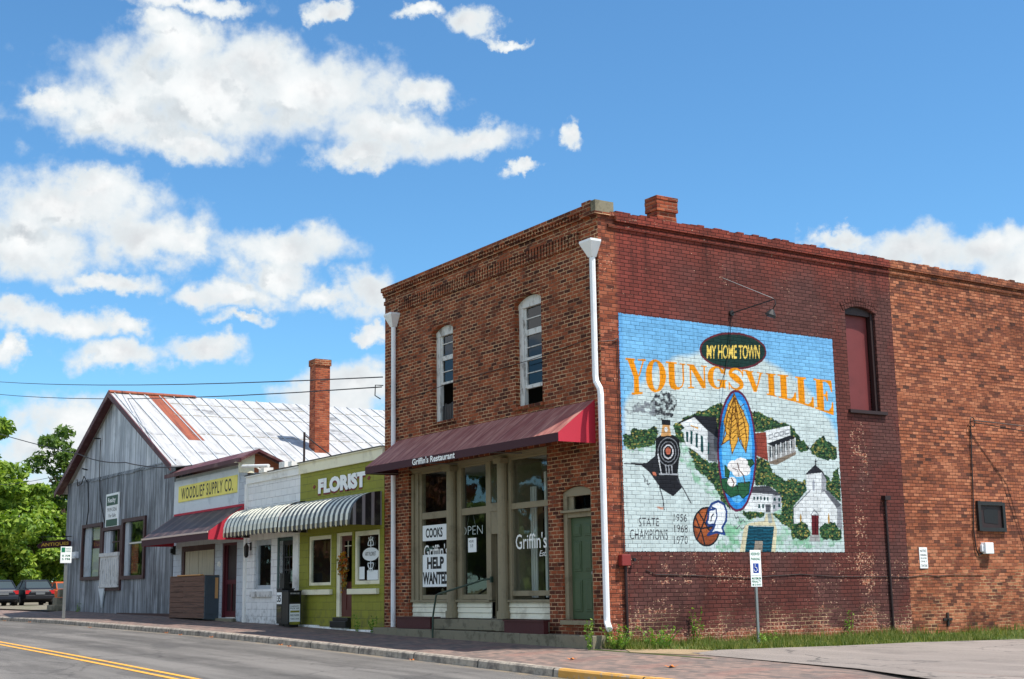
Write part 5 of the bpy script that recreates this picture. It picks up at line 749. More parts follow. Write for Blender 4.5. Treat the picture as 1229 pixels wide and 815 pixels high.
vs=[(.004,.463+i*(MW/100)/(NX-1),1.785+j*(MH/100)/(NY-1)) for j in range(NY) for i in range(NX)]
me=bpy.data.meshes.new('mural'); idx=np.arange(NX*NY).reshape(NY,NX); q=np.stack([idx[:-1,:-1],idx[:-1,1:],idx[1:,1:],idx[1:,:-1]],-1).reshape(-1,4)
va=np.empty((NX*NY,3)); jj,ii=np.mgrid[0:NY,0:NX]; va[:,0]=.005; va[:,1]=(.463+ii*(MW/100)/(NX-1)).ravel(); va[:,2]=(1.785+jj*(MH/100)/(NY-1)).ravel()
# slightly ragged painted edge
edg=(ii==0)|(ii==NX-1)|(jj==0)|(jj==NY-1); va[edg.ravel(),1:]+=rng.normal(0,.006,(int(edg.sum()),2))
me.vertices.add(NX*NY); me.vertices.foreach_set('co',va.ravel()); nf=len(q); me.loops.add(nf*4); me.loops.foreach_set('vertex_index',q.ravel()); me.polygons.add(nf); me.polygons.foreach_set('loop_start',np.arange(nf)*4); me.polygons.foreach_set('loop_total',np.full(nf,4)); me.update(calc_edges=True)
ca=me.color_attributes.new('paint','FLOAT_COLOR','POINT'); ca.data.foreach_set('color',np.concatenate([im.reshape(-1,3),np.ones((NX*NY,1))],1).ravel())
me.materials.append(M['mural']); mo=bpy.data.objects.new('mural',me); COL.objects.link(mo); mo.parent=B; mo.location=-B.location
mo['label']='painted town mural with train, tobacco and cotton oval, church and big orange lettering'
# goose-neck lamp over the mural
t=thing('wall_lamp','grey goose-neck floodlight on a long arm above the mural','lamp',(0,3.54,6.9))
h=MB(); h.tube([(0,3.54,6.88),(.05,3.54,6.88)],.06,10); h.tube([(.05,3.54,6.88),(1.05,3.80,7.02),(1.09,3.80,7.0),(1.10,3.80,6.90),(1.04,3.77,6.80)],.013,6); h.build('arm','black_iron',t)
h=MB(); h.tube([(.02,3.34,7.64),(1.05,3.80,7.04)],.006,4); h.build('stay_wire','steel',t)
h=MB(); h.tube([(1.04,3.77,6.80),(1.02,3.76,6.76),(1.0,3.75,6.70),(.98,3.74,6.66)],[.035,.07,.115,.125],14); h.build('shade','black_iron',t)
h=MB(); h.tube([(.99,3.745,6.665),(.985,3.742,6.65)],.09,10); h.build('lens','black',t)
h=MB(); h.tube([(.012,3.54,6.86),(.012,3.47,6.2),(.012,3.30,5.6),(.012,3.12,5.25)],.006,4); h.build('lead_wire','black_iron',t)
t=thing('junction_box','small red junction box on a conduit at the painted corner','box',(.0,.4,-.06))
h=MB(); h.box(.0,.28,1.50,.13,.50,1.72); h.build('box','red_box',t,bev=.012); h=MB(); h.tube([(.05,.42,1.5),(.05,.42,-.05)],.03,8); h.build('conduit','pipe_dark',t); h=MB(); h.tube([(.05,.62,1.62),(.10,.62,1.62)],.035,8); h.build('lamp_socket','black',t)
t=thing('meter_box','small pale grey electrical meter box on bare orange brick','box',(0,11.4,1.9))
h=MB(); h.box(0,11.27,1.75,.14,11.58,2.02); h.box(.02,11.20,1.80,.09,11.27,1.97); h.build('housing','gutter_white',t,bev=.015); h=MB(); h.tube([(.03,11.30,1.78),(.03,11.15,1.72),(.03,11.06,1.85),(.03,11.02,2.3),(.03,11.10,3.2),(.03,11.20,4.85)],.016,6); h.build('supply_cable','black_iron',t)
h=MB(); h.tube([(.0,11.22,4.95),(.12,11.22,4.95)],.012,6); h.tube([(.08,11.22+.09*math.cos(a/2),4.93+.12*math.sin(a/2)) for a in range(13)],.012,5); h.build('insulator_loop','black_iron',t)
h=MB(); h.tube([(.1,11.25,4.97),(.5,12.6,4.86),(2.4,15.9,4.75),(4,19.,4.8)],.012,4); h.tube([(.1,11.25,4.92),(.5,12.8,4.72),(2.4,15.9,4.60),(4,19.,4.65)],.012,4); h.build('service_wires','black_iron',t)
t=thing('notice_sign','small white notice with faint lines on bare orange brick','sign',(0,9.2,1.4))
h=MB(); h.box(0,9.05,1.42,.012,9.32,1.90); h.build('panel','paper',t); h=MB()
for s,z,hh in (("NOTICE",1.79,.06),("PARKING",1.70,.05),("FOR CUSTOMERS",1.63,.04),("ONLY",1.56,.04),("TOW ZONE",1.45,.06)):
    h=MB(); text_on(h,s,(.012,9.08,z),(0,.21,0),(0,0,hh),(1,0,0),.003); h.build('lettering','ink',t)
# signs in the restaurant windows
def poster(name,label,cat,x0,z0,x1,z1,yy,lines,bold=.05,mat='paper'):
    t=thing(name,label,cat,((x0+x1)/2,yy,z0)); h=MB(); h.box(x0,yy-.004,z0,x1,yy,z1); h.build('sheet',mat,t)
    for s,a,b,c,d in lines: h=MB(); text_on(h,s,(x0+a,yy-.004,z0+b),(c,0,0),(0,0,d),(0,-1,0),.003,bold); h.build('lettering','ink',t)
    return t
poster('paper_sign','white paper sign reading COOKS in the left shop window','sign',-7.58,2.26,-6.38,2.63,.13,[('COOKS',.22,.07,.80,.23)],.03)
poster('paper_sign','big white paper sign reading HELP WANTED in the left shop window','sign',-7.56,1.17,-6.22,1.93,.13,[('HELP',.26,.42,.80,.28),('WANTED',.05,.06,1.22,.29)],.045)
poster('paper_notice','small printed notice taped to the glass of the middle window','notice',-5.42,1.93,-5.06,2.25,.14,[('HOURS',.05,.22,.2,.05),('11-9',.1,.1,.12,.08)],.0)
t=thing('neon_sign','unlit OPEN tube sign hanging in the middle window','sign',(-5.1,.3,2.35)); h=MB(); text_on(h,'OPEN',(-5.86,.20,2.33),(.98,0,0),(0,0,.20),(0,-1,0),.004,-.02); h.build('tubes','lettering',t); h=MB(); h.tube([(-5.55,.2,2.55),(-5.38,.2,3.0),(-5.2,.2,2.55)],.004,4); h.build('hanger','steel',t)
def serif(h,x,z,w,hh,yy,m=0):
    text_on(h,"Griffin's",(x,yy,z),(w,0,0),(0,0,hh),(0,-1,0),.003,.004)
h=MB(); serif(h,-3.42,1.93,1.18,.33,.135); text_on(h,"Est.",(-2.52,.135,1.76),(.26,0,0),(0,0,.12),(0,-1,0),.003,0.,shear=.3); h.build('window_lettering','lettering',B,label="white Griffin's lettering on the right shop window")
h=MB(); serif(h,-7.50,1.86,1.15,.31,.154); h.build('window_lettering','lettering',B,label="white Griffin's lettering partly covered in the left shop window")
# planters on the step
for i,(a,b,lab) in enumerate(((-8.05,-6.42,'long dark maroon planter box on the step under the COOKS window'),(-3.2,-1.72,'long dark maroon planter box on the step by the green door'))):
    h=MB(); z=.21 if i==0 else .18; y0=-.33; y1=-.08 if i==0 else -.23
    y1=-.05 if i==0 else -.225; y0=-.30 if i==0 else -.34
    h.box(a,y0,z,b,y1,z+.03); h.box(a,y0,z+.03,b,y0+.02,z+.24); h.box(a,y1-.02,z+.03,b,y1,z+.24); h.box(a,y0+.02,z+.03,a+.02,y1-.02,z+.24); h.box(b-.02,y0+.02,z+.03,b,y1-.02,z+.24)
    h.box(a-.02,y0-.02,z+.24,b+.02,y0+.03,z+.27); h.box(a-.02,y1-.03,z+.24,b+.02,y1+.02,z+.27); h.box(a-.02,y0+.03,z+.24,a+.03,y1-.03,z+.27); h.box(b-.03,y0+.03,z+.24,b+.02,y1-.03,z+.27)
    o=h.build('planter_box','planter'); tag(o,lab,'planter','planter boxes on the restaurant step')

# ================================================================ florist shop (green) and white shop
def shop_wall(parent,x0,x1,z1,holes,mat,depth=.16,z0=-.2):
    h=MB(); wall(h,(x0,0,z0),(1,0,0),(0,0,1),x1-x0,z1-z0,[[(a-x0,b-z0),(c-x0,b-z0),(c-x0,d-z0),(a-x0,d-z0)] for a,b,c,d in holes],depth,(0,1,0))
    h.box(x0,.16,z0,x0+.15,12,z1-.1); h.box(x1-.15,.16,z0,x1,12,z1-.1); h.box(x0,11.9,z0,x1,12,z1-.1); h.build('wall',mat,parent)
def framed(parent,x0,z0,x1,z1,fm,yy=.05,t=.09,gl='glass',bars=(),sill=None,room=True,name='window'):
    h=MB(); h.box(x0,yy-.02,z0,x0+t,yy+.06,z1); h.box(x1-t,yy-.02,z0,x1,yy+.06,z1); h.box(x0+t,yy-.02,z1-t,x1-t,yy+.06,z1); h.box(x0+t,yy-.02,z0,x1-t,yy+.06,z0+t*.8)
    for b in bars: h.box(*b)
    w=h.build('window_frame',fm,parent,bev=.006); p=MB(); p.quad((x0+t*.8,yy+.03,z0+t*.6),(x1-t*.8,yy+.03,z0+t*.6),(x1-t*.8,yy+.03,z1-t*.8),(x0+t*.8,yy+.03,z1-t*.8)); p.build('pane',gl,w)
    if room:
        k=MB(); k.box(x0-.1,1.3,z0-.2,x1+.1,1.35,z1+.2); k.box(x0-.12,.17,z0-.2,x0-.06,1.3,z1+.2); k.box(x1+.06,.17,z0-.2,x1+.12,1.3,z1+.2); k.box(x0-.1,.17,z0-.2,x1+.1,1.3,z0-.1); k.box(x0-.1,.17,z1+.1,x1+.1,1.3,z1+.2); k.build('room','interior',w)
    return w
F=thing('florist_shop','lime green florist shop with striped metal awning, left of the brick building','shop',(-11.8,5,.1))
XG=-14.41; XW=-18.38
shop_wall(F,XG,-9.27,4.42,[(-13.80,1.27,-12.34,2.62),(-12.06,.44,-11.08,2.64),(-10.96,1.27,-9.52,2.64)],'green_block')
h=MB(); h.box(XG,-.06,4.42,-9.27,.12,4.69); h.box(XG,-.10,4.69,-9.27,.3,4.725); fo=h.build('fascia_board','cream',F)
h=MB(); h.box(XG,-.12,4.725,-9.27,12,4.75); h.build('roof','black_iron',F)
framed(F,-13.80,1.27,-12.34,2.62,'cream',t=.10); framed(F,-10.96,1.27,-9.52,2.64,'cream',t=.12)
for a,b in ((-14.02,-12.22),(-11.18,-9.52)): 
    h=MB(); h.box(a,-.10,1.02,b,.0,1.16); h.build('sill','cream',F,bev=.01)
h=MB(); h.box(-12.06,.03,.44,-11.86,.12,2.64); h.box(-11.14,.03,.44,-11.08,.12,2.64); h.box(-11.86,.03,2.56,-11.14,.12,2.64); h.build('door_frame','cream',F)
h=MB(); h.box(-11.86,.09,.44,-11.14,.13,1.35); h.box(-11.86,.09,1.35,-11.74,.13,2.56); h.box(-11.26,.09,1.35,-11.14,.13,2.56); h.box(-11.74,.09,2.42,-11.26,.13,2.56); h.box(-11.74,.095,1.35,-11.70,.125,2.42)
h.box(-11.78,.075,.62,-11.55,.09,1.15);h.box(-11.45,.075,.62,-11.22,.09,1.15)
fd=h.build('door','brown_door',F); h=MB(); h.quad((-11.74,.11,1.35),(-11.26,.11,1.35),(-11.26,.11,2.42),(-11.74,.11,2.42)); h.build('pane','glass_dark',fd)
h=MB(); h.box(-11.50,.085,2.0,-11.485,.10,2.42); h.box(-11.7,.085,2.28,-11.3,.10,2.30); h.build('muntin','cream',fd)
h=MB(); h.tube([(-11.80,.09,1.08),(-11.80,.04,1.08)],[.015,.03],8); h.build('door_knob','gold',fd)
h=MB(); h.box(-12.2,.5,.3,-11.,.55,2.9); h.build('room','interior',F)
h=MB(); text_on(h,'FLORIST',(-13.17,-.017,3.77),(2.90,0,0),(0,0,.42),(0,-1,0),.005,.065); h.build('sign_lettering','lettering',F,label='bold white FLORIST letters with red shadow')
h=MB(); text_on(h,'FLORIST',(-13.215,-.003,3.725),(2.90,0,0),(0,0,.42),(0,-1,0),.005,.072)
for x in (-13.46,-10.12): h.prism([(x-.1,-.012,3.98),(x,-.012,3.93),(x+.1,-.012,4.0),(x+.02,-.012,4.05)],(0,.01,0))
h.build('sign_lettering','letter_shadow',F,label='dark red shadow behind the FLORIST letters')
h=MB()
for a,b in ((XG+.05,-13.0),(-12.99,-11.2),(-11.19,-9.45)): h.box(a,-.12,-.05,b,.0,.20-(a+14)*.026)
h.build('kick_step','white_step',F,bev=.02)
h=MB(); h.box(-12.05,-.17,.16,-11.10,.05,.44-.11); h.box(-12.02,-.10,.33,-11.12,.05,.425); tag(h.build('door_step','black',bev=.01),'black block doorstep under the brown florist door','step')
def quarter_awning(parent,x0,x1,zt,zb,d,mat,endmat,valmat,label,endl=True):
    n=9; P=[( -d*math.sin(i/n*math.pi/2)**1.0, zb+.12+(zt-zb-.12)*math.cos(i/n*math.pi/2)**.85) for i in range(n+1)]
    P=[(-.01 if i==0 else p[0],p[1]) for i,p in enumerate(P)]
    h=MB()
    for i in range(n):
        (y0,z0),(y1,z1)=P[i],P[i+1]; h.quad((x0,y0,z0),(x1,y0,z0),(x1,y1,z1),(x0,y1,z1)); h.quad((x0,y0+.012,z0-.012),(x1,y0+.012,z0-.012),(x1,y1+.012,z1-.012),(x0,y1+.012,z1-.012))
    o=h.build('awning',mat,parent,label=label)
    for x in (x0,x1):
        h=MB(); q=[(x,y,z) for y,z in P]+[(x,-d,zb+.0),(x,-.01,zb+.0)]; s=1 if x==x1 else -1
        h.prism(q,(.008*s,0,0)); h.build('end_panel',endmat,o)
    h=MB(); xx=x0
    while xx<x1-.02:                                  # scalloped valance
        w=min(.15,x1-xx); h.prism([(xx,-d-.004,zb+.13),(xx+w,-d-.004,zb+.13),(xx+w,-d-.004,zb+.03),(xx+w*.5,-d-.004,zb-.02),(xx,-d-.004,zb+.03)],(0,.006,0)); xx+=.15
    h.build('valance',valmat,o)
    h=MB(); 
    for x in (x0+.03,x1-.03,(x0+x1)/2): h.tube([(x,-.02,zb+.08),(x,-d+.02,zb+.08)],.014,6)
    h.tube([(x0,-d+.02,zb+.08),(x1,-d+.02,zb+.08)],.014,6); h.build('support_rods','black_iron',o)
quarter_awning(F,-13.86,-9.40,3.60,2.74,.90,'stripe_awning','stripe_end','stripe_valance','green and white striped curved metal awning')
h=MB(); h.box(-9.62,.6,4.7,-9.30,.95,5.10); h.build('roof_flue','grey_frame',F)
Wt=thing('white_shop','white painted block shop between the florist and the sign-board store','shop',(-16.4,5,.15))
shop_wall(Wt,XW,XG,4.42,[(-17.70,1.20,-16.42,2.66),(-15.79,.30,-14.84,2.66)],'white_block')
h=MB(); h.box(XW,-.05,4.42,XG,.12,4.62); h.box(XW,-.09,4.62,XG,.3,4.66); h.build('fascia_board','white_paint',Wt); h=MB(); h.box(XW,-.10,4.66,XG,12,4.69); h.build('roof','black_iron',Wt)
h=MB(); h.box(XW-.06,-.06,.2,XW+.10,.0,4.42); h.build('corner_board','white_paint',Wt)
w=framed(Wt,-17.70,1.20,-16.42,2.66,'grey_frame',yy=.08,t=.15); h=MB(); h.box(-17.82,-.08,.98,-16.30,.06,1.14); h.build('sill','old_white',w)
h=MB(); h.box(-17.3,.5,1.2,-16.9,.52,2.3); h.build('blind','curtain',w)
h=MB(); h.box(-15.92,-.02,.28,-15.79,.14,2.68); h.box(-14.84,.0,.28,-14.80,.14,2.68); h.box(-15.79,.0,2.58,-14.84,.14,2.68); h.build('door_frame','teal_frame',Wt)
h=MB(); h.box(-15.79,.10,.30,-15.64,.14,2.58); h.box(-14.99,.10,.30,-14.84,.14,2.58); h.box(-15.64,.10,2.46,-14.99,.14,2.58); h.box(-15.64,.10,.30,-14.99,.14,1.0)
h.box(-15.34,.10,1.0,-15.30,.13,2.46); 
for z in (1.35,1.72,2.09): h.box(-15.64,.10,z,-14.99,.13,z+.035)
dd=h.build('door','black',Wt); h=MB(); h.quad((-15.64,.12,1.0),(-14.99,.12,1.0),(-14.99,.12,2.46),(-15.64,.12,2.46)); h.build('pane','glass_dark',dd)
h=MB(); h.box(-14.80,-.03,.9,-14.44,.0,2.7); h.build('door_board','white_paint',Wt)
quarter_awning(Wt,-18.05,-13.98,3.64,2.76,.88,'stripe_white','stripe_end','stripe_valance','paler striped curved metal awning')
h=MB(); h.tube([(-15.5,.6,4.6),(-15.5,.6,5.78)],.035,8); h.tube([(-15.5,.6,5.7),(-14.6,1.6,4.65)],.022,6); h.build('roof_mast','pipe_dark',Wt)
h=MB(); h.tube([(-17.9,-.35,4.93),(-15.9,-.35,4.78)],.05,8); h.tube([(-16.9,-.35,4.85),(-16.9,0,4.6)],.02,6); h.box(-17.0,-.2,4.66,-16.6,.1,4.80); h.box(-15.6,-.15,4.69,-15.2,.1,4.86); h.box(-14.95,-.15,4.69,-14.7,.1,4.82); h.build('sign_light','white_paint',Wt)
# wall lantern
t=thing('wall_lantern','black lantern on the white block wall beside the small window','lamp',(-17.95,-.1,2.4)); h=MB(); h.box(-18.02,-.02,2.38,-17.92,0,2.62); h.tube([(-17.97,0,2.58),(-17.97,-.14,2.60)],.012,6); h.build('bracket','black_iron',t)
h=MB(); h.tube([(-17.97,-.15,2.16),(-17.97,-.15,2.22),(-17.97,-.15,2.48),(-17.97,-.15,2.60)],[.04,.07,.085,.02],6); h.build('lantern_body','black_iron',t)
# newspaper boxes
def newsbox(x0,y0,x1,y1,z0,h1,face,label,mk):
    t=thing('newspaper_box',label,'newspaper box',((x0+x1)/2,(y0+y1)/2,z0),'newspaper boxes by the white shop door'); h=MB(); h.box(x0,y0,z0+.06,x1,y1,z0+h1); h.box(x0-.015,y0-.015,z0+h1,x1+.015,y1+.015,z0+h1+.03); h.box(x0+.05,y0+.05,z0,x1-.05,y1-.05,z0+.06); h.build('cabinet','black',t,bev=.01)
    mk(t)
def mk1(t):
    h=MB(); h.box(-13.698,-.59,.28,-13.692,-.28,.78); h.build('poster','paper',t); h=MB(); h.box(-13.691,-.59,.225,-13.689,-.28,.30); h.build('poster_band','green_block',t); h=MB(); h.box(-13.691,-.57,.55,-13.689,-.30,.60); h.build('poster_band','green_block',t)
    h=MB(); 
    for s,z,hh in (('COMMUNITY',.70,.035),('PICK UP',.64,.04),('FREE PAPER',.45,.05),('TAKE ONE',.36,.04)):
        h=MB(); text_on(h,s,(-13.692,-.57,z),(0,.26,0),(0,0,hh),(1,0,0),.004); h.build('lettering','ink',t)
    h=MB(); h.quad((-13.693,-.58,.82),(-13.693,-.29,.82),(-13.693,-.29,1.02),(-13.693,-.58,1.02)); h.build('window','glass_dark',t)
    h=MB(); text_on(h,'GET YOUR COPY',(-13.698,-.57,1.05),(0,.27,0),(0,0,.035),(1,0,0),.004); h.build('lettering','lettering',t)
newsbox(-14.12,-.63,-13.70,-.24,.165,.95,0,'black newspaper box with white and green poster beside the florist',mk1)
def mk2(t):
    h=MB(); h.box(-14.60,-.586,.78,-14.26,-.582,1.10); h.build('poster','paper',t); h=MB(); text_on(h,'35',(-14.55,-.586,.83),(.24,0,0),(0,0,.2),(0,-1,0),.004,.03); h.build('lettering','ink',t); h=MB(); h.quad((-14.58,-.585,.35),(-14.28,-.585,.35),(-14.28,-.585,.72),(-14.58,-.585,.72)); h.build('window','glass_dark',t)
    h=MB(); h.box(-14.60,-.50,1.20,-14.30,-.34,1.62); h.box(-14.56,-.506,1.50,-14.42,-.5,1.60); h.build('coin_head','black',t)
newsbox(-14.62,-.58,-14.24,-.22,.18,1.0,0,'slim black newspaper box with white 35 card near the shop door',mk2)
# wreath, window oval, cards
t=thing('wreath','autumn leaf wreath with hanging tail on the brown florist door','wreath',(-11.62,.05,1.3)); h=MB(); r=random.Random(3)
for i in range(420):
    a=r.uniform(0,6.283); rr=.24+r.gauss(0,.06); cx=-11.62+rr*math.cos(a)*.8; cz=1.80+rr*math.sin(a)
    if i>300: cx=-11.55+r.gauss(0,.05); cz=r.uniform(1.15,1.6)
    s=r.uniform(.03,.06); p=Vector((cx,.05-r.uniform(0,.10),cz)); u=Vector((r.gauss(0,1),r.gauss(0,.5),r.gauss(0,1))).normalized()*s; v=u.cross(Vector((r.gauss(0,1),1,r.gauss(0,1)))).normalized()*s*.7; h.add([p-u,p-v,p+u,p+v],[(0,1,2,3)])
h.build('leaves','wreath',t)
h=MB(); h.tube([(-11.62+.24*math.cos(a*.4)*.8,.07,1.8+.24*math.sin(a*.4)) for a in range(17)],.02,6); h.build('ring','bark',t)
t=thing('window_sign','white oval shop sign with scroll ornament in the right florist window','sign',(-10.1,.05,1.6)); h=MB()
el_=[( -10.10+.46*math.cos(a*math.pi/14),.045,2.03+.17*math.sin(a*math.pi/14)) for a in range(28)]; h.prism(el_,(0,.006,0)); h.build('oval_panel','paper',t)
for sgn in (1,-1):
    h=MB()
    for k in (-1,1):
        h.tube([(-10.10+k*(.02+.13*math.sin(i*.42)),.05,2.03+sgn*(.19+.022*i+.03*math.cos(i))) for i in range(12)],.014,5)
    h.tube([(-10.10,.05,2.03+sgn*.18),(-10.10,.05,2.03+sgn*.46)],.014,5)
    h.build('scrollwork','paper',t)
h=MB(); text_on(h,'ART FLORIST',(-10.40,.044,1.99),(.6,0,0),(0,0,.10),(0,-1,0),.003,.0); h.build('lettering','letter_ink',t)
for (a,b,c,d,lab) in ((-10.80,1.40,-10.50,2.0-.28,'tall pale card in the lower left of the right florist window'),(-10.35,1.38,-9.75,1.62,'low wide printed card at the bottom of the right florist window')):
    h=MB(); h.box(a,.075,b,c,.078,d); o=h.build('window_card','paper'); tag(o,lab,'card')
# ================================================================ sign-board supply store
S_=thing('supply_store','pale grey supply store with yellow name board and dark awning','shop',(-21.6,5,.2))
XL=-24.95
shop_wall(S_,XL,XW,5.10,[(-24.15,1.40,-20.98,2.70),(-20.33,.35,-19.10,2.68)],'grey_block',depth=.14)
h=MB(); h.prism([(XL-.12,-.36,5.20),(XL-.12,.26,5.52),(XL-.12,1.3,5.08),(XL-.12,1.3,5.0),(XL-.12,.26,5.43),(XL-.12,-.36,5.11)],(XW-XL+.40,0,0)); h.box(XL-.12,-.38,5.09,XW+.28,-.34,5.22); h.build('roof','trim_maroon',S_)
h=MB(); h.prism([(XW-.02,-.02,4.8),(XW-.02,1.18,4.8),(XW-.02,1.18,5.03),(XW-.02,.3,5.40),(XW-.02,-.02,5.27)],(.03,0,0)); h.build('gable_boards','orange_wood',S_); h=MB(); h.prism([(XW+.012,-.45,5.08),(XW+.012,.22,5.08),(XW+.012,.22,5.40)],(.02,0,0)); h.box(XW+.0,-.3,4.78,XW+.05,.2,5.08); h.build('gable_panel','cream',S_)
h=MB(); h.box(XL+.02,-.05,3.78,-18.95,-.001,4.98); h.build('sign_backing','pale_board',S_); h=MB(); h.box(-24.42,-.075,4.225,-19.05,-.051,4.775); h.build('name_board','yellow_sign',S_)
h=MB(); text_on(h,'WOODLIEF SUPPLY CO.',(-24.12,-.075,4.30),(4.75,0,0),(0,0,.40),(0,-1,0),.004,.012,space=1.22); h.build('lettering','letter_ink',S_)
h=MB(); h.box(-24.15,.02,1.40,-23.95,.10,2.70); h.box(-21.12,.02,1.40,-20.98,.10,2.70); h.box(-23.95,.02,2.52,-21.12,.10,2.70); h.build('window_frame','frame_brown',S_)
h=MB(); x=-23.95
while x<-21.15:
    h.box(x,.07+random.uniform(-.01,.01),1.4,min(x+.42,-21.12),.11,2.52); x+=.43
h.build('window_boards','ply',S_)
h=MB(); h.box(-20.33,.02,.35,-20.22,.12,2.68); h.box(-19.19,.02,.35,-19.10,.12,2.68); h.box(-20.22,.02,2.60,-19.19,.12,2.68); h.box(-20.22,.08,.36,-20.10,.11,2.6); h.box(-19.31,.08,.36,-19.19,.11,2.6); h.box(-20.10,.08,1.38,-19.31,.11,1.52); h.box(-20.10,.08,.36,-19.31,.11,.55); h.box(-19.74,.08,.55,-19.66,.11,1.38); d_=h.build('screen_door','door_red',S_)
h=MB(); h.quad((-20.1,.11,.5),(-19.3,.11,.5),(-19.3,.11,2.6),(-20.1,.11,2.6)); h.build('screen','dark_door',d_)
h=MB(); h.box(-20.5,-.12,.12,-19.0,.0,.33); h.build('threshold','concrete',S_)
h=MB(); h.box(-18.98,-.03,.25,-18.45,.0,4.6); h.build('side_board','grey_block',S_)
a0,a1,ya=-24.75,-18.45,-1.20; zt,zv,zb=3.78,2.97,2.72
h=MB(); h.quad((a0,-.06,zt),(a0,ya,zv),(a1,ya,zv),(a1,-.06,zt)); h.quad((a0,-.07,zt-.02),(a1,-.07,zt-.02),(a1,ya+.01,zv-.02),(a0,ya+.01,zv-.02)); ao=h.build('awning','dark_awning',S_)
h=MB(); h.box(a0,ya-.012,zb,a1,ya,zv-.045); h.build('valance','valance',ao); h=MB(); h.box(a0,ya-.03,zv-.045,a1,ya+.05,zv+.012); h.build('lit_front_band','sunlit_band',ao)  # pale strip stands in for sunlight along the awning's front
h=MB(); 
for x,s in ((a1+.002,.006),(a0-.002,-.006)):
    h=MB(); h.prism([(x,-.06,zt),(x,ya,zv),(x,ya,zb),(x,-.06,zb)],(s,0,0)); h.build('end_panel','awning_end',ao,label='bright red end cloth of the dark awning')
h=MB(); h=MB(); h.box(a0,-.1,zt-.02,a1,-.05,zt+.05); h.tube([(a0,ya+.04,zb+.05),(a1,ya+.04,zb+.05)],.02,6); h.build('head_rail','awning_end',ao)
h=MB(); h.box(-24.9,-.1,2.45,-24.75,.0,2.75); h.box(-24.88,-.16,2.50,-24.77,-.1,2.66); h.build('wall_light','black_iron',S_)
h=MB(); h.prism([(-20.75,-.006,1.98),(-20.5,-.006,1.93),(-20.42,-.006,2.03),(-20.55,-.006,2.12),(-20.72,-.006,2.1)],(0,.005,0)); h.build('paint_patch','white_paint',S_)
t=thing('plank_enclosure','waist-high bin enclosure of brown planks with a grey panelled door side','enclosure',(-22.2,-.2,.3))
h=MB(); zz=.33
for i in range(8): h.box(-23.85,-.47+random.uniform(-.008,.008),zz,-20.60,-.43,zz+.158); zz+=.168
h.box(-23.9,-.45,.30,-23.84,0,1.69); h.build('plank_front','plank',t); h=MB(); h.box(-20.60,-.47,.30,-20.55,-.0,1.68); h.box(-20.549,-.42,.45,-20.535,-.06,.95); h.box(-20.549,-.42,1.05,-20.535,-.06,1.55); h.build('side_door','door_grey',t); h=MB(); h.box(-23.1,-.50,1.685,-20.9,-.40,1.72); h.box(-23.9,-.47,1.68,-20.55,0,1.684); h.build('top_rail','new_wood',t); h=MB(); h.box(-20.54,-.14,.95,-20.525,-.04,1.6); h.build('new_board','new_wood',t)

# ================================================================ tin-clad barn
T=thing('tin_barn','grey tin-clad gabled barn with white metal roof and rust streak','barn',(-32,10,.4))
BX0,BX1=-38.85,-25.0; RX,RZ=-32.25,9.12; EZ=5.62; D=30
out=[(0,0),(BX1-BX0,0),(BX1-BX0,EZ-.0),(RX-BX0,RZ-.12),(0,EZ)]; out=[(a,b if b==0 else b) for a,b in out]
GW=[(-36.15,1.86,-33.45,3.86),(-33.30,1.42,-30.84,3.62),(-30.72,1.82,-28.05,3.84)]
h=MB(); wall(h,(BX0,0,0),(1,0,0),(0,0,1),0,0,[[(a-BX0,b),(c-BX0,b),(c-BX0,d),(a-BX0,d)] for a,b,c,d in GW],.15,(0,1,0),outline=[(0,.15),(BX1-BX0,.15),(BX1-BX0,5.78),(0,5.92)] )
h.build('tin_front','tin_wall',T)
h=MB(); h.prism([(BX0+.1,.03,5.6),(BX1-.1,.03,5.6),(BX1-.1,.03,5.66),(RX,.03,RZ-.12),(BX0+.1,.03,5.66)],(0,.08,0)); h.build('gable_tin','tin_gable',T)
h=MB(); 
for i in range(12):
    a=BX0+i*(BX1-BX0)/12; b=BX0+(i+1)*(BX1-BX0)/12; o=random.uniform(-.06,.06); h.box(a,-.028,5.80-.01*i+o-.0,b+.03,-.004,5.845-.01*i+o)
h.build('sheet_lap','tin_wall',T)
h=MB(); h.box(BX0,.16,.15,BX0+.15,D,EZ-.05); h.box(BX1-.15,.16,.15,BX1,D,EZ-.05); h.box(BX0,D-.2,.15,BX1,D,EZ-.05); h.build('side_wall','tin_wall',T)
h=MB(); h.box(BX1-6.0,-.07,.28,BX1-.0,-.0,.44); h.box(BX0+1.2,-.05,.26,BX1-5.7,0,.36); h.build('base_board','frame_brown',T)
# roof slopes
sl1=(EZ-.10-RZ)/(BX1+.35-RX)   # slope of +x side
EX1=BX1+.45; EX0=BX0-.85; zR=lambda x: RZ+ (x-RX)*(-.465) if x>RX else RZ-(RX-x)*.475
y0r=-.32
def slab(mb,x0,x1,y0,y1,dz=0.,t=.05): mb.prism([(x0,y0,zR(x0)+dz),(x1,y0,zR(x1)+dz),(x1,y0,zR(x1)+dz-t),(x0,y0,zR(x0)+dz-t)],(0,y1-y0,0))
h=MB(); slab(h,RX,EX1,y0r,D+.3); slab(h,EX0,RX,y0r,D+.3); ro=h.build('roof','roof_white',T)
h=MB(); y=y0r+.15
while y<D:
    h.prism([(RX+.02,y,zR(RX)+.0),(EX1,y,zR(EX1)+.0),(EX1,y,zR(EX1)+.035),(RX+.02,y,zR(RX)+.035)],(0,.035,0)); y+=.61
h.build('standing_seams','grey_frame',ro)
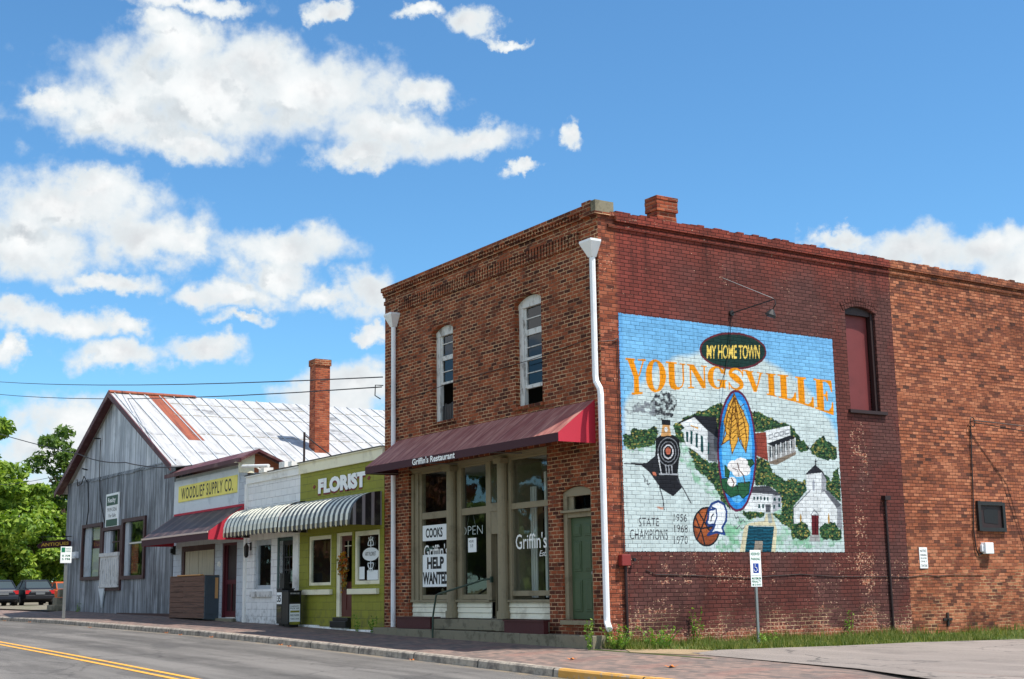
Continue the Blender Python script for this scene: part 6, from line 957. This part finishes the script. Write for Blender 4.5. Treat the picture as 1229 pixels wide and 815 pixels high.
for (xa) in (-31.3,-29.95,-27.85):
    h=MB(); y=y0r+ (1.9 if xa!=-31.3 else 2.2)
    while y<D:
        l=random.uniform(.5,.62); h.prism([(xa+random.uniform(-.02,.02),y,zR(xa)+.004),(xa+.03,y,zR(xa+.03)+.004),(xa+.03,y,zR(xa+.03)+.012),(xa,y,zR(xa)+.014)],(0,l,0)); y+=.61
    h.build('sheet_lap','concrete',ro)
h=MB(); slab(h,RX+.05,-27.15,1.22,1.84,.012,.01); h.build('rust_panel','roof_rust',ro,label='bare rusty orange roof sheet')
h=MB(); h.prism([(RX-.18,y0r-.02,RZ-.05),(RX,y0r-.02,RZ+.06),(RX+.18,y0r-.02,RZ-.04),(RX+.18,y0r-.02,RZ-.0),(RX,y0r-.02,RZ+.085),(RX-.18,y0r-.02,RZ-.0)],(0,3.6,0)); h.build('ridge_cap','roof_rust',ro)
h=MB()
for xa,xb in ((RX,EX1),(EX0,RX)):
    h.prism([(xa,y0r-.05,zR(xa)+.03),(xb,y0r-.05,zR(xb)+.03),(xb,y0r-.05,zR(xb)-.20),(xa,y0r-.05,zR(xa)-.20)],(0,.05,0))
slab(h,EX0,RX,y0r,.0,-.055,.02); slab(h,RX,EX1,y0r,.0,-.055,.02); h.build('barge_board','trim_maroon',T)
# windows
def bigwin(x0,z0,x1,z1,inner):
    h=MB(); t=.17; h.box(x0-.06,-.07,z0-.14,x1+.06,.05,z0); h.box(x0-.06,-.07,z0,x0+t-.06,.05,z1); h.box(x1-t+.06,-.07,z0,x1+.06,.05,z1); h.box(x0-.06,-.07,z1,x1+.06,.05,z1+.14); w=h.build('window_frame','frame_brown',T); inner(w); return w
def in1(w):
    h=MB(); h.box(-35.98,.02,1.86,-35.35,.10,3.86); h.box(-35.35,.04,1.86,-35.2,.10,3.86); h.build('jamb','grey_frame',w)
    h=MB(); h.quad((-35.2,.08,1.86),(-33.5,.08,1.86),(-33.5,.08,3.86),(-35.2,.08,3.86)); h.build('pane','glass',w); h=MB(); h.box(-35.2,.14,1.86,-33.5,.16,3.0); h.box(-35.2,.14,3.35,-33.5,.16,3.86); h.build('paper_blind','curtain',w); h=MB(); h.box(-35.2,.165,1.8,-33.4,.2,3.9); h.build('backing','shutter_red',w)
def in2(w):
    h=MB(); h.box(-33.3,.0,2.72,-32.3,.09,3.6); h.build('side_sheet','tin_gable',w); h=MB(); h.quad((-32.3,.08,2.7),(-30.9,.08,2.7),(-30.9,.08,3.62),(-32.3,.08,3.62)); h.build('pane','glass_dark',w); h=MB(); h.box(-31.62,.05,2.7,-31.57,.09,3.62); h.box(-32.3,.05,3.14,-30.9,.09,3.18); h.build('muntin','frame_brown',w)
    h=MB(); h.box(-33.25,-.12,1.46,-30.90,-.07,2.60); h.box(-33.3,-.16,2.60,-30.86,.02,2.74); h.box(-33.3,-.14,1.40,-30.86,-.07,1.47); h.build('slatted_panel','old_white',w); h=MB()
    for i in range(9): h.box(-33.05+i*.25,-.128,1.55,-33.03+i*.25,-.12,2.5)
    h.build('slat_grooves','grey_frame',w)
    h=MB(); h.prism([(-33.4,-.1,1.38),(-32.6,-.1,1.38),(-32.75,-.1,1.1),(-32.95,-.1,.62),(-33.05,-.1,.9)],(0,.06,0)); h.build('torn_sheet','pale_board',w)
def in3(w):
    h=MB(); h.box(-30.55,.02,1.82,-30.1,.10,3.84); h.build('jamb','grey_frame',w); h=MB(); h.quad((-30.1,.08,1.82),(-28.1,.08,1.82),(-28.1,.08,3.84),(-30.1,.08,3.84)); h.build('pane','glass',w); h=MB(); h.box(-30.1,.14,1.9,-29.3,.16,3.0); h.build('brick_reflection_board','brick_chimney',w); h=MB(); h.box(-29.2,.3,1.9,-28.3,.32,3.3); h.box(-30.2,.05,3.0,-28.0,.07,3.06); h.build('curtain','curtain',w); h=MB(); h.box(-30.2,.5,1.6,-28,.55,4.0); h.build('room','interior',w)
for (a,b,c,d),fn in zip(GW,(in1,in2,in3)): bigwin(a,b,c,d,fn)
t=thing('banner_sign','tall white and green printed sign on the grey tin wall','sign',(-32.1,-.03,3.7)); h=MB(); h.box(-32.95,-.06,3.70,-31.27,-.012,5.07); h.build('panel','paper',t); h=MB(); h.box(-32.83,-.066,4.60,-31.39,-.0605,4.98); h.build('green_band','dark_green',t); h=MB(); h.box(-32.83,-.066,3.78,-31.39,-.0605,4.05); h.build('green_band','dark_green',t)
h=MB(); text_on(h,'Realty',(-32.65,-.066,4.66),(1.0,0,0),(0,0,.24),(0,-1,0),.004,.02); h.build('white_lettering','lettering',t); h=MB()
text_on(h,'919-556',(-32.7,-.0605,4.36),(1.2,0,0),(0,0,.15),(0,-1,0),.004); h.build('lettering','letter_ink',t); h=MB(); text_on(h,'For Sale',(-32.5,-.0605,4.13),(.9,0,0),(0,0,.14),(0,-1,0),.004); h.build('lettering','letter_ink',t)
h=MB(); h.box(-37.25,-.14,2.66,-36.75,-.0,2.93); h.tube([(-36.9,-.14,2.75),(-36.6,-.2,2.72)],.05,8); h.build('meter_head','gutter_white',T)
h=MB(); h.tube([(-34.2,-.02,7.4),(-34.1,-.03,5.9),(-33.9,-.03,5.0),(-33.1,-.03,3.95)],.018,5); h.tube([(-35.8,-.02,5.9),(-35.5,-.02,4.6),(-36.1,-.02,3.0)],.018,5); h.tube([(-37.3,-.05,6.0),(-37.0,-.1,5.7),(-36.4,-.1,5.75),(-36.1,-.1,6.05),(-35.8,-.05,5.8)],.022,5); h.tube([(-35.9,-.02,6.3),(-35.9,-.25,6.35)],.03,6); h.tube([(-34.2,-.02,7.45),(-34.2,-.3,7.45)],.03,6); h.build('wall_cables','black_iron',T)
# tall stack
k=thing('brick_stack','tall slim orange brick chimney stack rising through the white roof','chimney',(-26.6,6.2,6)); h=MB(); h.box(-26.95,6.0,5.3,-26.42,6.62,9.85); h.build('shaft','brick_chimney',k); h=MB(); h.box(-26.99,5.96,9.85,-26.38,6.66,10.10); h.build('cap','brick_front',k)
# block steps at the barn corner
t=thing('block_steps','three rough grey block steps at the far corner of the tin barn','steps',(-40,.5,.4)); h=MB(); h.box(-40.1,-.35,.40,-38.9,.9,.72); h.box(-39.6,-.25,.73,-38.9,.85,1.04); h.box(-39.25,-.15,1.05,-38.9,.8,1.40); h.build('blocks','concrete',t,bev=.02)
# hanging ANTIQUES board
t=thing('hanging_sign','dark shaped hanging board with gold ANTIQUES lettering','sign',(-38,-.7,3)); h=MB(); pts=[(-1.42,3.20),(-1.34,3.30),(-1.24,3.32),(-1.2,3.40),(-.2,3.50),(-.14,3.46),(.0,3.40),(.04,3.31),(-.02,3.22),(-.12,3.18),(-1.3,3.08),(-1.36,3.12)]; h.prism([(-38.0,y,z) for y,z in pts],(.05,0,0)); h.build('board','valance',t); h=MB(); text_on(h,'ANTIQUES',(-37.95,-1.26,3.155),(0,1.15,.085),(0,0,.16),(1,0,0),.004,.03); h.build('lettering','gold',t); h=MB(); h.tube([(-37.98,.0,3.62),(-37.98,-1.35,3.58)],.02,6); h.tube([(-37.98,-.2,3.6),(-37.98,-.2,3.45)],.01,5); h.tube([(-37.98,-1.2,3.6),(-37.98,-1.2,3.36)],.01,5); h.build('bracket','black_iron',t)
# street signs
def ucpost(t,x,y,z0,z1,w=.03): 
    h=MB(); h.box(x,y-w*1.5,z0,x+.008,y+w*1.5,z1); h.box(x-.03,y-w*1.5,z0,x,y-w*1.2,z1); h.box(x-.03,y+w*1.2,z0,x,y+w*1.5,z1); h.build('post','steel',t)
t=thing('parking_sign','two-hour parking sign on a steel post at the kerb near the barn','sign',(-29,-2.58,.26)); ucpost(t,-29.03,-2.58,.2,2.85,.036)
h=MB(); h.box(-29.0,-2.80,2.27,-28.99,-2.40,2.86); h.build('panel','paper',t,bev=.01); h=MB(); h.box(-28.99,-2.77,2.66,-28.987,-2.64,2.83); h.build('symbol','sign_green',t); h=MB()
for s_,y_,z_,w_,h_ in (('HOUR',-2.61,2.76,.17,.05),('PARKING',-2.61,2.68,.17,.04),('8 AM',-2.74,2.50,.28,.07),('5 PM',-2.74,2.38,.28,.07)):
    h=MB(); text_on(h,s_,(-28.99,y_,z_),(0,w_,0),(0,0,h_),(1,0,0),.003,.01); h.build('lettering','sign_green',t)
px,py=1.06,2.92
t=thing('accessible_parking_sign','reserved accessible parking sign on a steel post in the grass','sign',(px,py,-.08)); ucpost(t,px-.01,py,-.15,1.45,.018)
h=MB(); h.box(px,py-.145,1.06,px+.006,py+.145,1.78); h.build('panel','paper',t,bev=.004); h=MB(); h.box(px+.006,py-.075,1.33,px+.008,py+.075,1.52); h.build('blue_square','sign_blue',t)
h=MB(); c=(px+.011,py,1.42); h.tube([(px+.011,py-.03+.0,1.50),(px+.011,py-.025,1.44),(px+.011,py+.01,1.44),(px+.011,py+.03,1.375)],.007,5); h.tube([(px+.011,py-.028,1.497),(px+.011,py-.028,1.505)],.012,6); h.tube([(px+.011,py-.02+.042*math.cos(a*.5),1.40+.042*math.sin(a*.5)) for a in range(6,12)],.006,5); h.build('wheelchair_symbol','paper',t)
h=MB(); 
for s,z,hh in (('RESERVED',1.68,.055),('PARKING',1.58,.055),('MAXIMUM',1.20,.05),('PENALTY',1.14,.045),('$250',1.08,.04)):
    h=MB(); text_on(h,s,(px+.006,py-.12,z),(0,.24,0),(0,0,hh),(1,0,0),.003,.01); h.build('lettering','sign_green',t)
h=MB()
h.box(px+.006,py-.13,1.285,px+.008,py+.13,1.292); h.build('divider_line','sign_green',t)
# overhead lines
def wire(label,pts,r=.018,sag=.25):
    P=[]; 
    for a,b in zip(pts,pts[1:]):
        for i in range(12): t_=i/12; q=Vector(a).lerp(Vector(b),t_); q.z-=4*sag*t_*(1-t_); P.append(q)
    P.append(Vector(pts[-1])); h=MB(); h.tube(P,r,5); tag(h.build('power_line','black_iron'),label,'wire','overhead lines along the street')
wire('upper black line from the left sky to the top of the left downspout',[(-72.2,.9,15.4),(-9.15,-.12,6.50)],.016,.35)
wire('lower black line running left from a bracket on the brick building',[(-72.2,.9,14.7),(-9.15,-.15,6.24)],.016,.5)
wire('thick service line crossing the trees to the tin barn gable and the supply store',[(-57.4,-1.6,10.9),(-36.0,-.35,6.95),(-29.5,-.40,6.05),(-22.0,-.5,5.30)],.02,.12)
wire('thin pale line crossing in front of the trees to the barn eave',[(-62,.8,7.6),(-37.3,-.3,6.3)],.012,.2)
h=MB(); h.tube([(-9.25,-.05,6.3),(-9.4,-.2,6.32),(-9.42,-.2,6.05),(-9.3,-.1,5.95)],.015,5); h.build('line_bracket','black_iron',B)

# ---------------------------------------------------------------- cars
def car(name,label,paint,loc,rot,group='cars parked beyond the barn'):
    t=thing(name,label,'car',(0,0,0),group)
    st_=[(-2.38,.62,.45,.80,0),(-2.30,.78,.30,.92,0),(-1.9,.86,.20,1.00,0),(-1.3,.89,.18,1.02,0),(-.4,.91,.18,.98,0),(.7,.91,.18,.95,0),(1.4,.89,.18,.90,0),(2.0,.83,.22,.80,0),(2.35,.68,.32,.66,0)]
    h=MB(); V=[]; n=10
    for x,w,zb_,zt_,_ in st_:
        zm=(zb_+zt_)/2; V+=[(x,-w*.86,zb_),(x,-w,zb_+.12),(x,-w*1.01,zm),(x,-w*.97,zt_-.10),(x,-w*.84,zt_),(x,w*.84,zt_),(x,w*.97,zt_-.10),(x,w*1.01,zm),(x,w,zb_+.12),(x,w*.86,zb_)]
    Fc=[(i*n+k,i*n+(k+1)%n,(i+1)*n+(k+1)%n,(i+1)*n+k) for i in range(len(st_)-1) for k in range(n)]; Fc+=[tuple(range(n)),tuple(range((len(st_)-1)*n,len(st_)*n))]; h.add(V,Fc); body=h.build('body',paint,t,smooth=False,bev=.02)
    h=MB(); cs=[(-1.95,.70,.98),(-1.25,.62,1.40),(-.6,.60,1.45),(.15,.60,1.43),(1.05,.72,.94)]; V=[];
    for x,w,z in cs: V+=[(x,-.80,.94),(x,-w,z),(x,w,z),(x,.80,.94)]
    h.add(V,[(i*4+k,i*4+k+1,(i+1)*4+k+1,(i+1)*4+k) for i in range(4) for k in range(3)]+[(0,1,2,3),(16,17,18,19)]); h.build('windows','car_glass',t)
    h=MB(); h.prism([(-1.3,-.64,1.405),(-.6,-.64,1.475),(.2,-.64,1.455),(.2,-.64,1.36),(-.6,-.64,1.38),(-1.3,-.64,1.36)],(0,1.28,0))
    for s in (-1,1):
        for a,b in (((-1.98,.74,1.0),(-1.25,.63,1.43)),((1.08,.74,.95),(.15,.61,1.44)),((-.45,.80,.95),(-.45,.61,1.45))): h.tube([(a[0],s*a[1],a[2]),(b[0],s*b[1],b[2])],.035,5)
    h.build('roof_panel',paint,t)
    for x in (-1.42,1.42):
        for s in (-1,1):
            h=MB(); h.tube([(x,s*.72,.32),(x,s*.93,.32)],.325,18); w=h.build('wheel','tyre',t); h=MB(); h.tube([(x,s*.90,.32),(x,s*.94,.32)],.21,12); h.build('rim','rim',w)
    for s in (-1,1):
        h=MB(); h.box(-2.37,s*.80 if s<0 else .50,.66,-2.24,s*.50 if s<0 else .80,.86); h.build('tail_light','tail_red',t); h=MB(); h.box(2.24,min(s*.45,s*.72),.56,2.36,max(s*.45,s*.72),.68); h.build('headlight','paper',t)
        h=MB(); h.box(.72,min(s*.9,s*1.05),.92,.86,max(s*.9,s*1.05),1.04); h.build('mirror',paint,t)
    h=MB(); h.box(-2.46,-.80,.36,-2.30,.80,.58); h.build('bumper',paint,t,bev=.03); h=MB(); h.box(2.28,-.74,.28,2.42,.74,.48); h.build('bumper',paint,t,bev=.03); h=MB(); h.box(-2.475,-.25,.62,-2.37,.25,.74); h.build('number_plate','plate',t); h=MB(); h.box(-2.39,-.5,.76,-2.33,.5,.78); h.build('boot_trim','rim',t)
    t.location=loc; t.rotation_euler=(0,0,rot)
    return t
car('parked_car','dark grey four-door sedan parked with its tail to the street beyond the barn','car_dark',(-61.5,4.25,.60),R(177))
car('parked_car','dark blue car at the far left edge of the lot','car_blue',(-61.0,2.05,.60),R(179))
car('parked_car','orange car parked farthest back, half hidden behind the barn corner','car_orange',(-73.0,9.0,.60),R(178))

# ---------------------------------------------------------------- trees, weeds, grass
def tree(name,label,base,h_,crown,nl,mat,seed,ls=.3,group=None,cat='tree'):
    t=thing(name,label,cat,base,group); r=random.Random(seed); bx,by,bz=base; hb=MB()
    top=Vector((bx+r.uniform(-.4,.4),by,bz+h_*.62)); hb.tube([base,(bx,by,bz+h_*.25),top],[h_*.028,h_*.021,h_*.008],8); blobs=[]
    cz,rx,rz=crown
    for i in range(11):
        a=r.uniform(0,6.283); e=r.uniform(-.5,1.); rr=r.uniform(.35,.8); c=Vector((bx+rx*rr*math.cos(a)*math.cos(e*.8),by+rx*rr*math.sin(a)*math.cos(e*.8),bz+cz+rz*rr*math.sin(e*1.3)))
        hb.tube([(bx,by,bz+h_*r.uniform(.22,.5)),Vector((bx,by,bz+h_*.5)).lerp(c,.5),c],[h_*.010,h_*.006,h_*.002],5)
    hb.build('trunk','bark',t)
    for i in range(60):
        a=r.uniform(0,6.283); u=r.uniform(-1,1); rr=r.uniform(.3,1.)**.6; s=math.sqrt(1-u*u); c=(bx+rx*rr*s*math.cos(a),by+rx*rr*s*math.sin(a),bz+cz+rz*rr*u); blobs.append((c,rx*r.uniform(.13,.27)))
    rg=np.random.default_rng(seed); n=nl; bi=rg.integers(0,len(blobs),n); bc=np.array([b[0] for b in blobs])[bi]; br=np.array([b[1] for b in blobs])[bi]
    d=rg.normal(0,1,(n,3)); d/=np.linalg.norm(d,axis=1)[:,None]; rad=rg.random(n)**.35; c=bc+d*(rad*br)[:,None]*np.array([1.15,1.15,.7])
    nrm=d*.6+rg.normal(0,.6,(n,3))+np.array([0,0,.5]); nrm/=np.linalg.norm(nrm,axis=1)[:,None]; u=np.cross(nrm,rg.normal(0,1,(n,3))); u/=np.linalg.norm(u,axis=1)[:,None]; v=np.cross(nrm,u); s=(ls*rg.uniform(.6,1.3,n))[:,None]
    V=np.stack([c-u*s,c-v*s*.45,c+u*s,c+v*s*.45],1).reshape(-1,3); me=bpy.data.meshes.new('crown'); me.vertices.add(n*4); me.vertices.foreach_set('co',V.ravel()); me.loops.add(n*4); me.loops.foreach_set('vertex_index',np.arange(n*4)); me.polygons.add(n); me.polygons.foreach_set('loop_start',np.arange(n)*4); me.polygons.foreach_set('loop_total',np.full(n,4)); me.update(calc_edges=True); me.materials.append(M[mat]); o=bpy.data.objects.new('crown',me); COL.objects.link(o); o.parent=t; o.location=-t.location
    return t
tree('broadleaf_tree','tall green tree at the far left, highest crown of all',(-90.5,4.6,.3),16.4,(8.4,6.8,8.0),30000,'leaf_bright',11,.30)
tree('broadleaf_tree','loose-branched tree rising just behind the barn eave',(-96.5,15.8,.3),15.0,(9.6,4.2,5.4),8000,'leaf_mid',12,.28)
tree('broadleaf_tree','low dense tree between the tall tree and the barn',(-94,12.2,.3),9.0,(4.4,4.2,4.6),14000,'leaf_bright',13,.28)
tree('broadleaf_tree','round green tree behind the parked sedan',(-92,8.8,.3),11.5,(5.4,4.8,5.6),18000,'leaf_bright',14,.28)
tree('broadleaf_tree','dark tree farthest back beyond the lot',(-104,11.5,.3),11.0,(5.4,8.0,5.6),14000,'leaf_mid',17,.34)

tree('street_tree','reddish leafy tree across the street, mirrored in the shop windows',(-27,-36,-.2),9.5,(6.2,4.6,3.8),4500,'leaf_red',15,.42)
tree('street_tree','green tree across the street, mirrored in the upper window',(-15,-38,-.3),13,(8,5.5,5.2),4500,'leaf_mid',16,.45)
for i_,(x_,y_,h_) in enumerate([(-38,-30,10),(-50,-33,12),(-62,-28,11),(-75,-34,14),(-90,-30,12),(-112,-33,13)]):
    tree('street_tree',['dark tree across the street facing the tin barn','full tree across the street beyond the first one','broad tree across the street farther left','tall tree across the street near the end','next to last tree across the street far to the left','last tree of the row across the street'][i_],(x_,y_,-.1),h_,(h_*.50,h_*.50,h_*.50),5000,'leaf_mid' if i_%2 else 'leaf_red',30+i_,.6)
for i_,(x_,y_,h_) in enumerate([(-97,-19,12),(-112,-25,13),(-128,-20,12)]):  # added out of view to darken reflections in the barn windows
    tree('street_tree',['unseen roadside tree added beside the far end of the street','unseen roadside tree added behind the first far one','last unseen roadside tree added at the far end of the street'][i_],(x_,y_,-.1),h_,(h_*.45,h_*.5,h_*.48),4500,'leaf_mid',50+i_,.6)

def weed(label,x,y,z,h_,n,seed,spread=.12,cat='weed',name='weed_clump'):
    t=thing(name,label,cat,(x,y,z)); r=random.Random(seed); st=MB(); lf=MB()
    for i in range(n):
        a=r.uniform(0,6.283); hh=h_*r.uniform(.45,1.); dx,dy=math.cos(a)*spread*r.uniform(.2,1),math.sin(a)*spread*r.uniform(.2,1); b=Vector((x+dx*.4,y+dy*.4,z-.02)); tp=Vector((x+dx*1.6,y+dy*1.6,z+hh)); st.tube([b,(b+tp)/2+Vector((0,0,hh*.08)),tp],[.005,.004,.002],4,caps=False)
        for k in range(int(6+hh*22)):
            f=r.uniform(.1,1); p=b.lerp(tp,f); w=Vector((r.gauss(0,1),r.gauss(0,1),r.gauss(.3,.5))).normalized(); s=r.uniform(.03,.07); q=w.cross(Vector((r.gauss(0,1),r.gauss(0,1),1))).normalized()*s*.32; lf.add([p,p+w*s*.5+q,p+w*s,p+w*s*.5-q],[(0,1,2,3)])
    st.build('stems','weed',t); lf.build('leaves','weed',t); return t
weed('tall ragged weed at the foot of the white downspout',.02,-.50,zs(0,-.5),.62,7,1,.10)
weed('bushy weed clump where the painted wall meets the pavement',.42,-.10,-.07,.48,26,2,.30)
weed('broad weed clump in the grass by the painted corner',.75,.62,-.08,.45,26,3,.34)
weed('small weed against the green florist wall',-10.45,-.16,zs(-10.4,-.16),.52,5,4,.08)
weed('weed growing beside the white florist step end',-9.35,-.24,zs(-9.3,-.2),.42,10,5,.12)
weed('tall dark weed against the painted wall under the mural',.10,2.15,-.08,.85,9,6,.14)
weed('weeds around the base of the accessible parking post',px+.25,py-.08,-.09,.28,16,7,.2)
weed('tall weed against the painted wall below the church',.12,6.5,-.09,.6,6,8,.10)
weed('low weeds at the foot of the grey tin wall',-36.2,-.15,zs(-36,-.1),.4,8,9,.3)
# verge grass: blades nobody could count
rg=np.random.default_rng(5)
def blades(n,fx,fy,h0,h1):
    x=fx(n); y=fy(n); k=np.ones(n,bool); return x,y
n=42000; yy=rg.uniform(-.1,20,n)**1.0; yy=np.where(rg.random(n)<.55,rg.uniform(-.15,8,n),yy); fr=np.interp(yy,[-.15,.1,1,2.2,3.7,5.9,8.5,13,20],[.45,1.0,1.75,2.05,2.3,2.4,3.0,3.2,3.4]); xx=rg.random(n)*fr+.02
pn=np.sin(xx*3.1+yy*1.7)+np.sin(xx*1.3-yy*2.9+1)+rg.normal(0,.7,n); keep=(pn>-.9)&~((yy<.9)&(xx>.9)&(rg.random(n)<.8)); xx=xx[keep];yy=yy[keep];n=len(xx)
hh=rg.uniform(.04,.14,n)*(.7+.5*(np.sin(xx*2.3+yy*1.1)*np.sin(yy*2.7)>0)+.7*(xx<.4)+.7*(rg.random(n)<.05)); a=rg.uniform(0,6.283,n); w=rg.uniform(.006,.012,n); lx=rg.normal(0,.04,n);ly=rg.normal(0,.04,n); z=-.075-.016*xx
V=np.empty((n,3,3)); V[:,0]=np.stack([xx-np.cos(a)*w,yy-np.sin(a)*w,z],1); V[:,1]=np.stack([xx+np.cos(a)*w,yy+np.sin(a)*w,z],1); V[:,2]=np.stack([xx+lx,yy+ly,z+hh],1)
me=bpy.data.meshes.new('grass'); me.vertices.add(n*3); me.vertices.foreach_set('co',V.ravel()); me.loops.add(n*3); me.loops.foreach_set('vertex_index',np.arange(n*3)); me.polygons.add(n); me.polygons.foreach_set('loop_start',np.arange(n)*3); me.polygons.foreach_set('loop_total',np.full(n,3)); me.update(calc_edges=True); me.materials.append(M['grass']); o=bpy.data.objects.new('grass',me); COL.objects.link(o); o['kind']='stuff'
# fallen leaves
LV=[(1.35,-1.85,'fallen leaf lying on the pavers near the painted corner',.10),(3.9,-1.7,'curled orange leaf on the pavers before the side lot',.13),(9.9,1.0,'single orange leaf on the side lot asphalt',.09)]
for x,y,l,s in LV:
    z=(zs(x,y) if y<0 else zl(x,y)+.012)+.012; r=random.Random(int(x*10)); h=MB(); pts=[(x+s*math.cos(a*.785)*(1 if a%2 else .45),y+s*math.sin(a*.785)*(1 if a%2 else .5),z+(.03 if a%2 else 0)) for a in range(8)]; h.add(pts+[(x,y,z)],[(i,(i+1)%8,8) for i in range(8)]); tag(h.build('fallen_leaf','dead_leaf'),l,'leaf')
for i,(x,gap) in enumerate([(-44,.2),(-35,.4),(-31.5,.3),(-16.8,.12),(-15.0,.35),(-13.2,.15),(-8.6,.2),(-7.9,.3),(-23,.5),(-2.3,.2)]):
    y=YC-gap; z=zroad(x,y)+.02; s=.07; h=MB(); pts=[(x+s*math.cos(a*.785)*(1 if a%2 else .45),y+s*math.sin(a*.785)*(1 if a%2 else .5),z+(.03 if a%2 else 0)) for a in range(8)]; h.add(pts+[(x,y,z)],[(i_,(i_+1)%8,8) for i_ in range(8)]); o=tag(h.build('fallen_leaf','dead_leaf'),'small orange leaf lying in the street gutter along the kerb','leaf','orange leaves in the gutter')
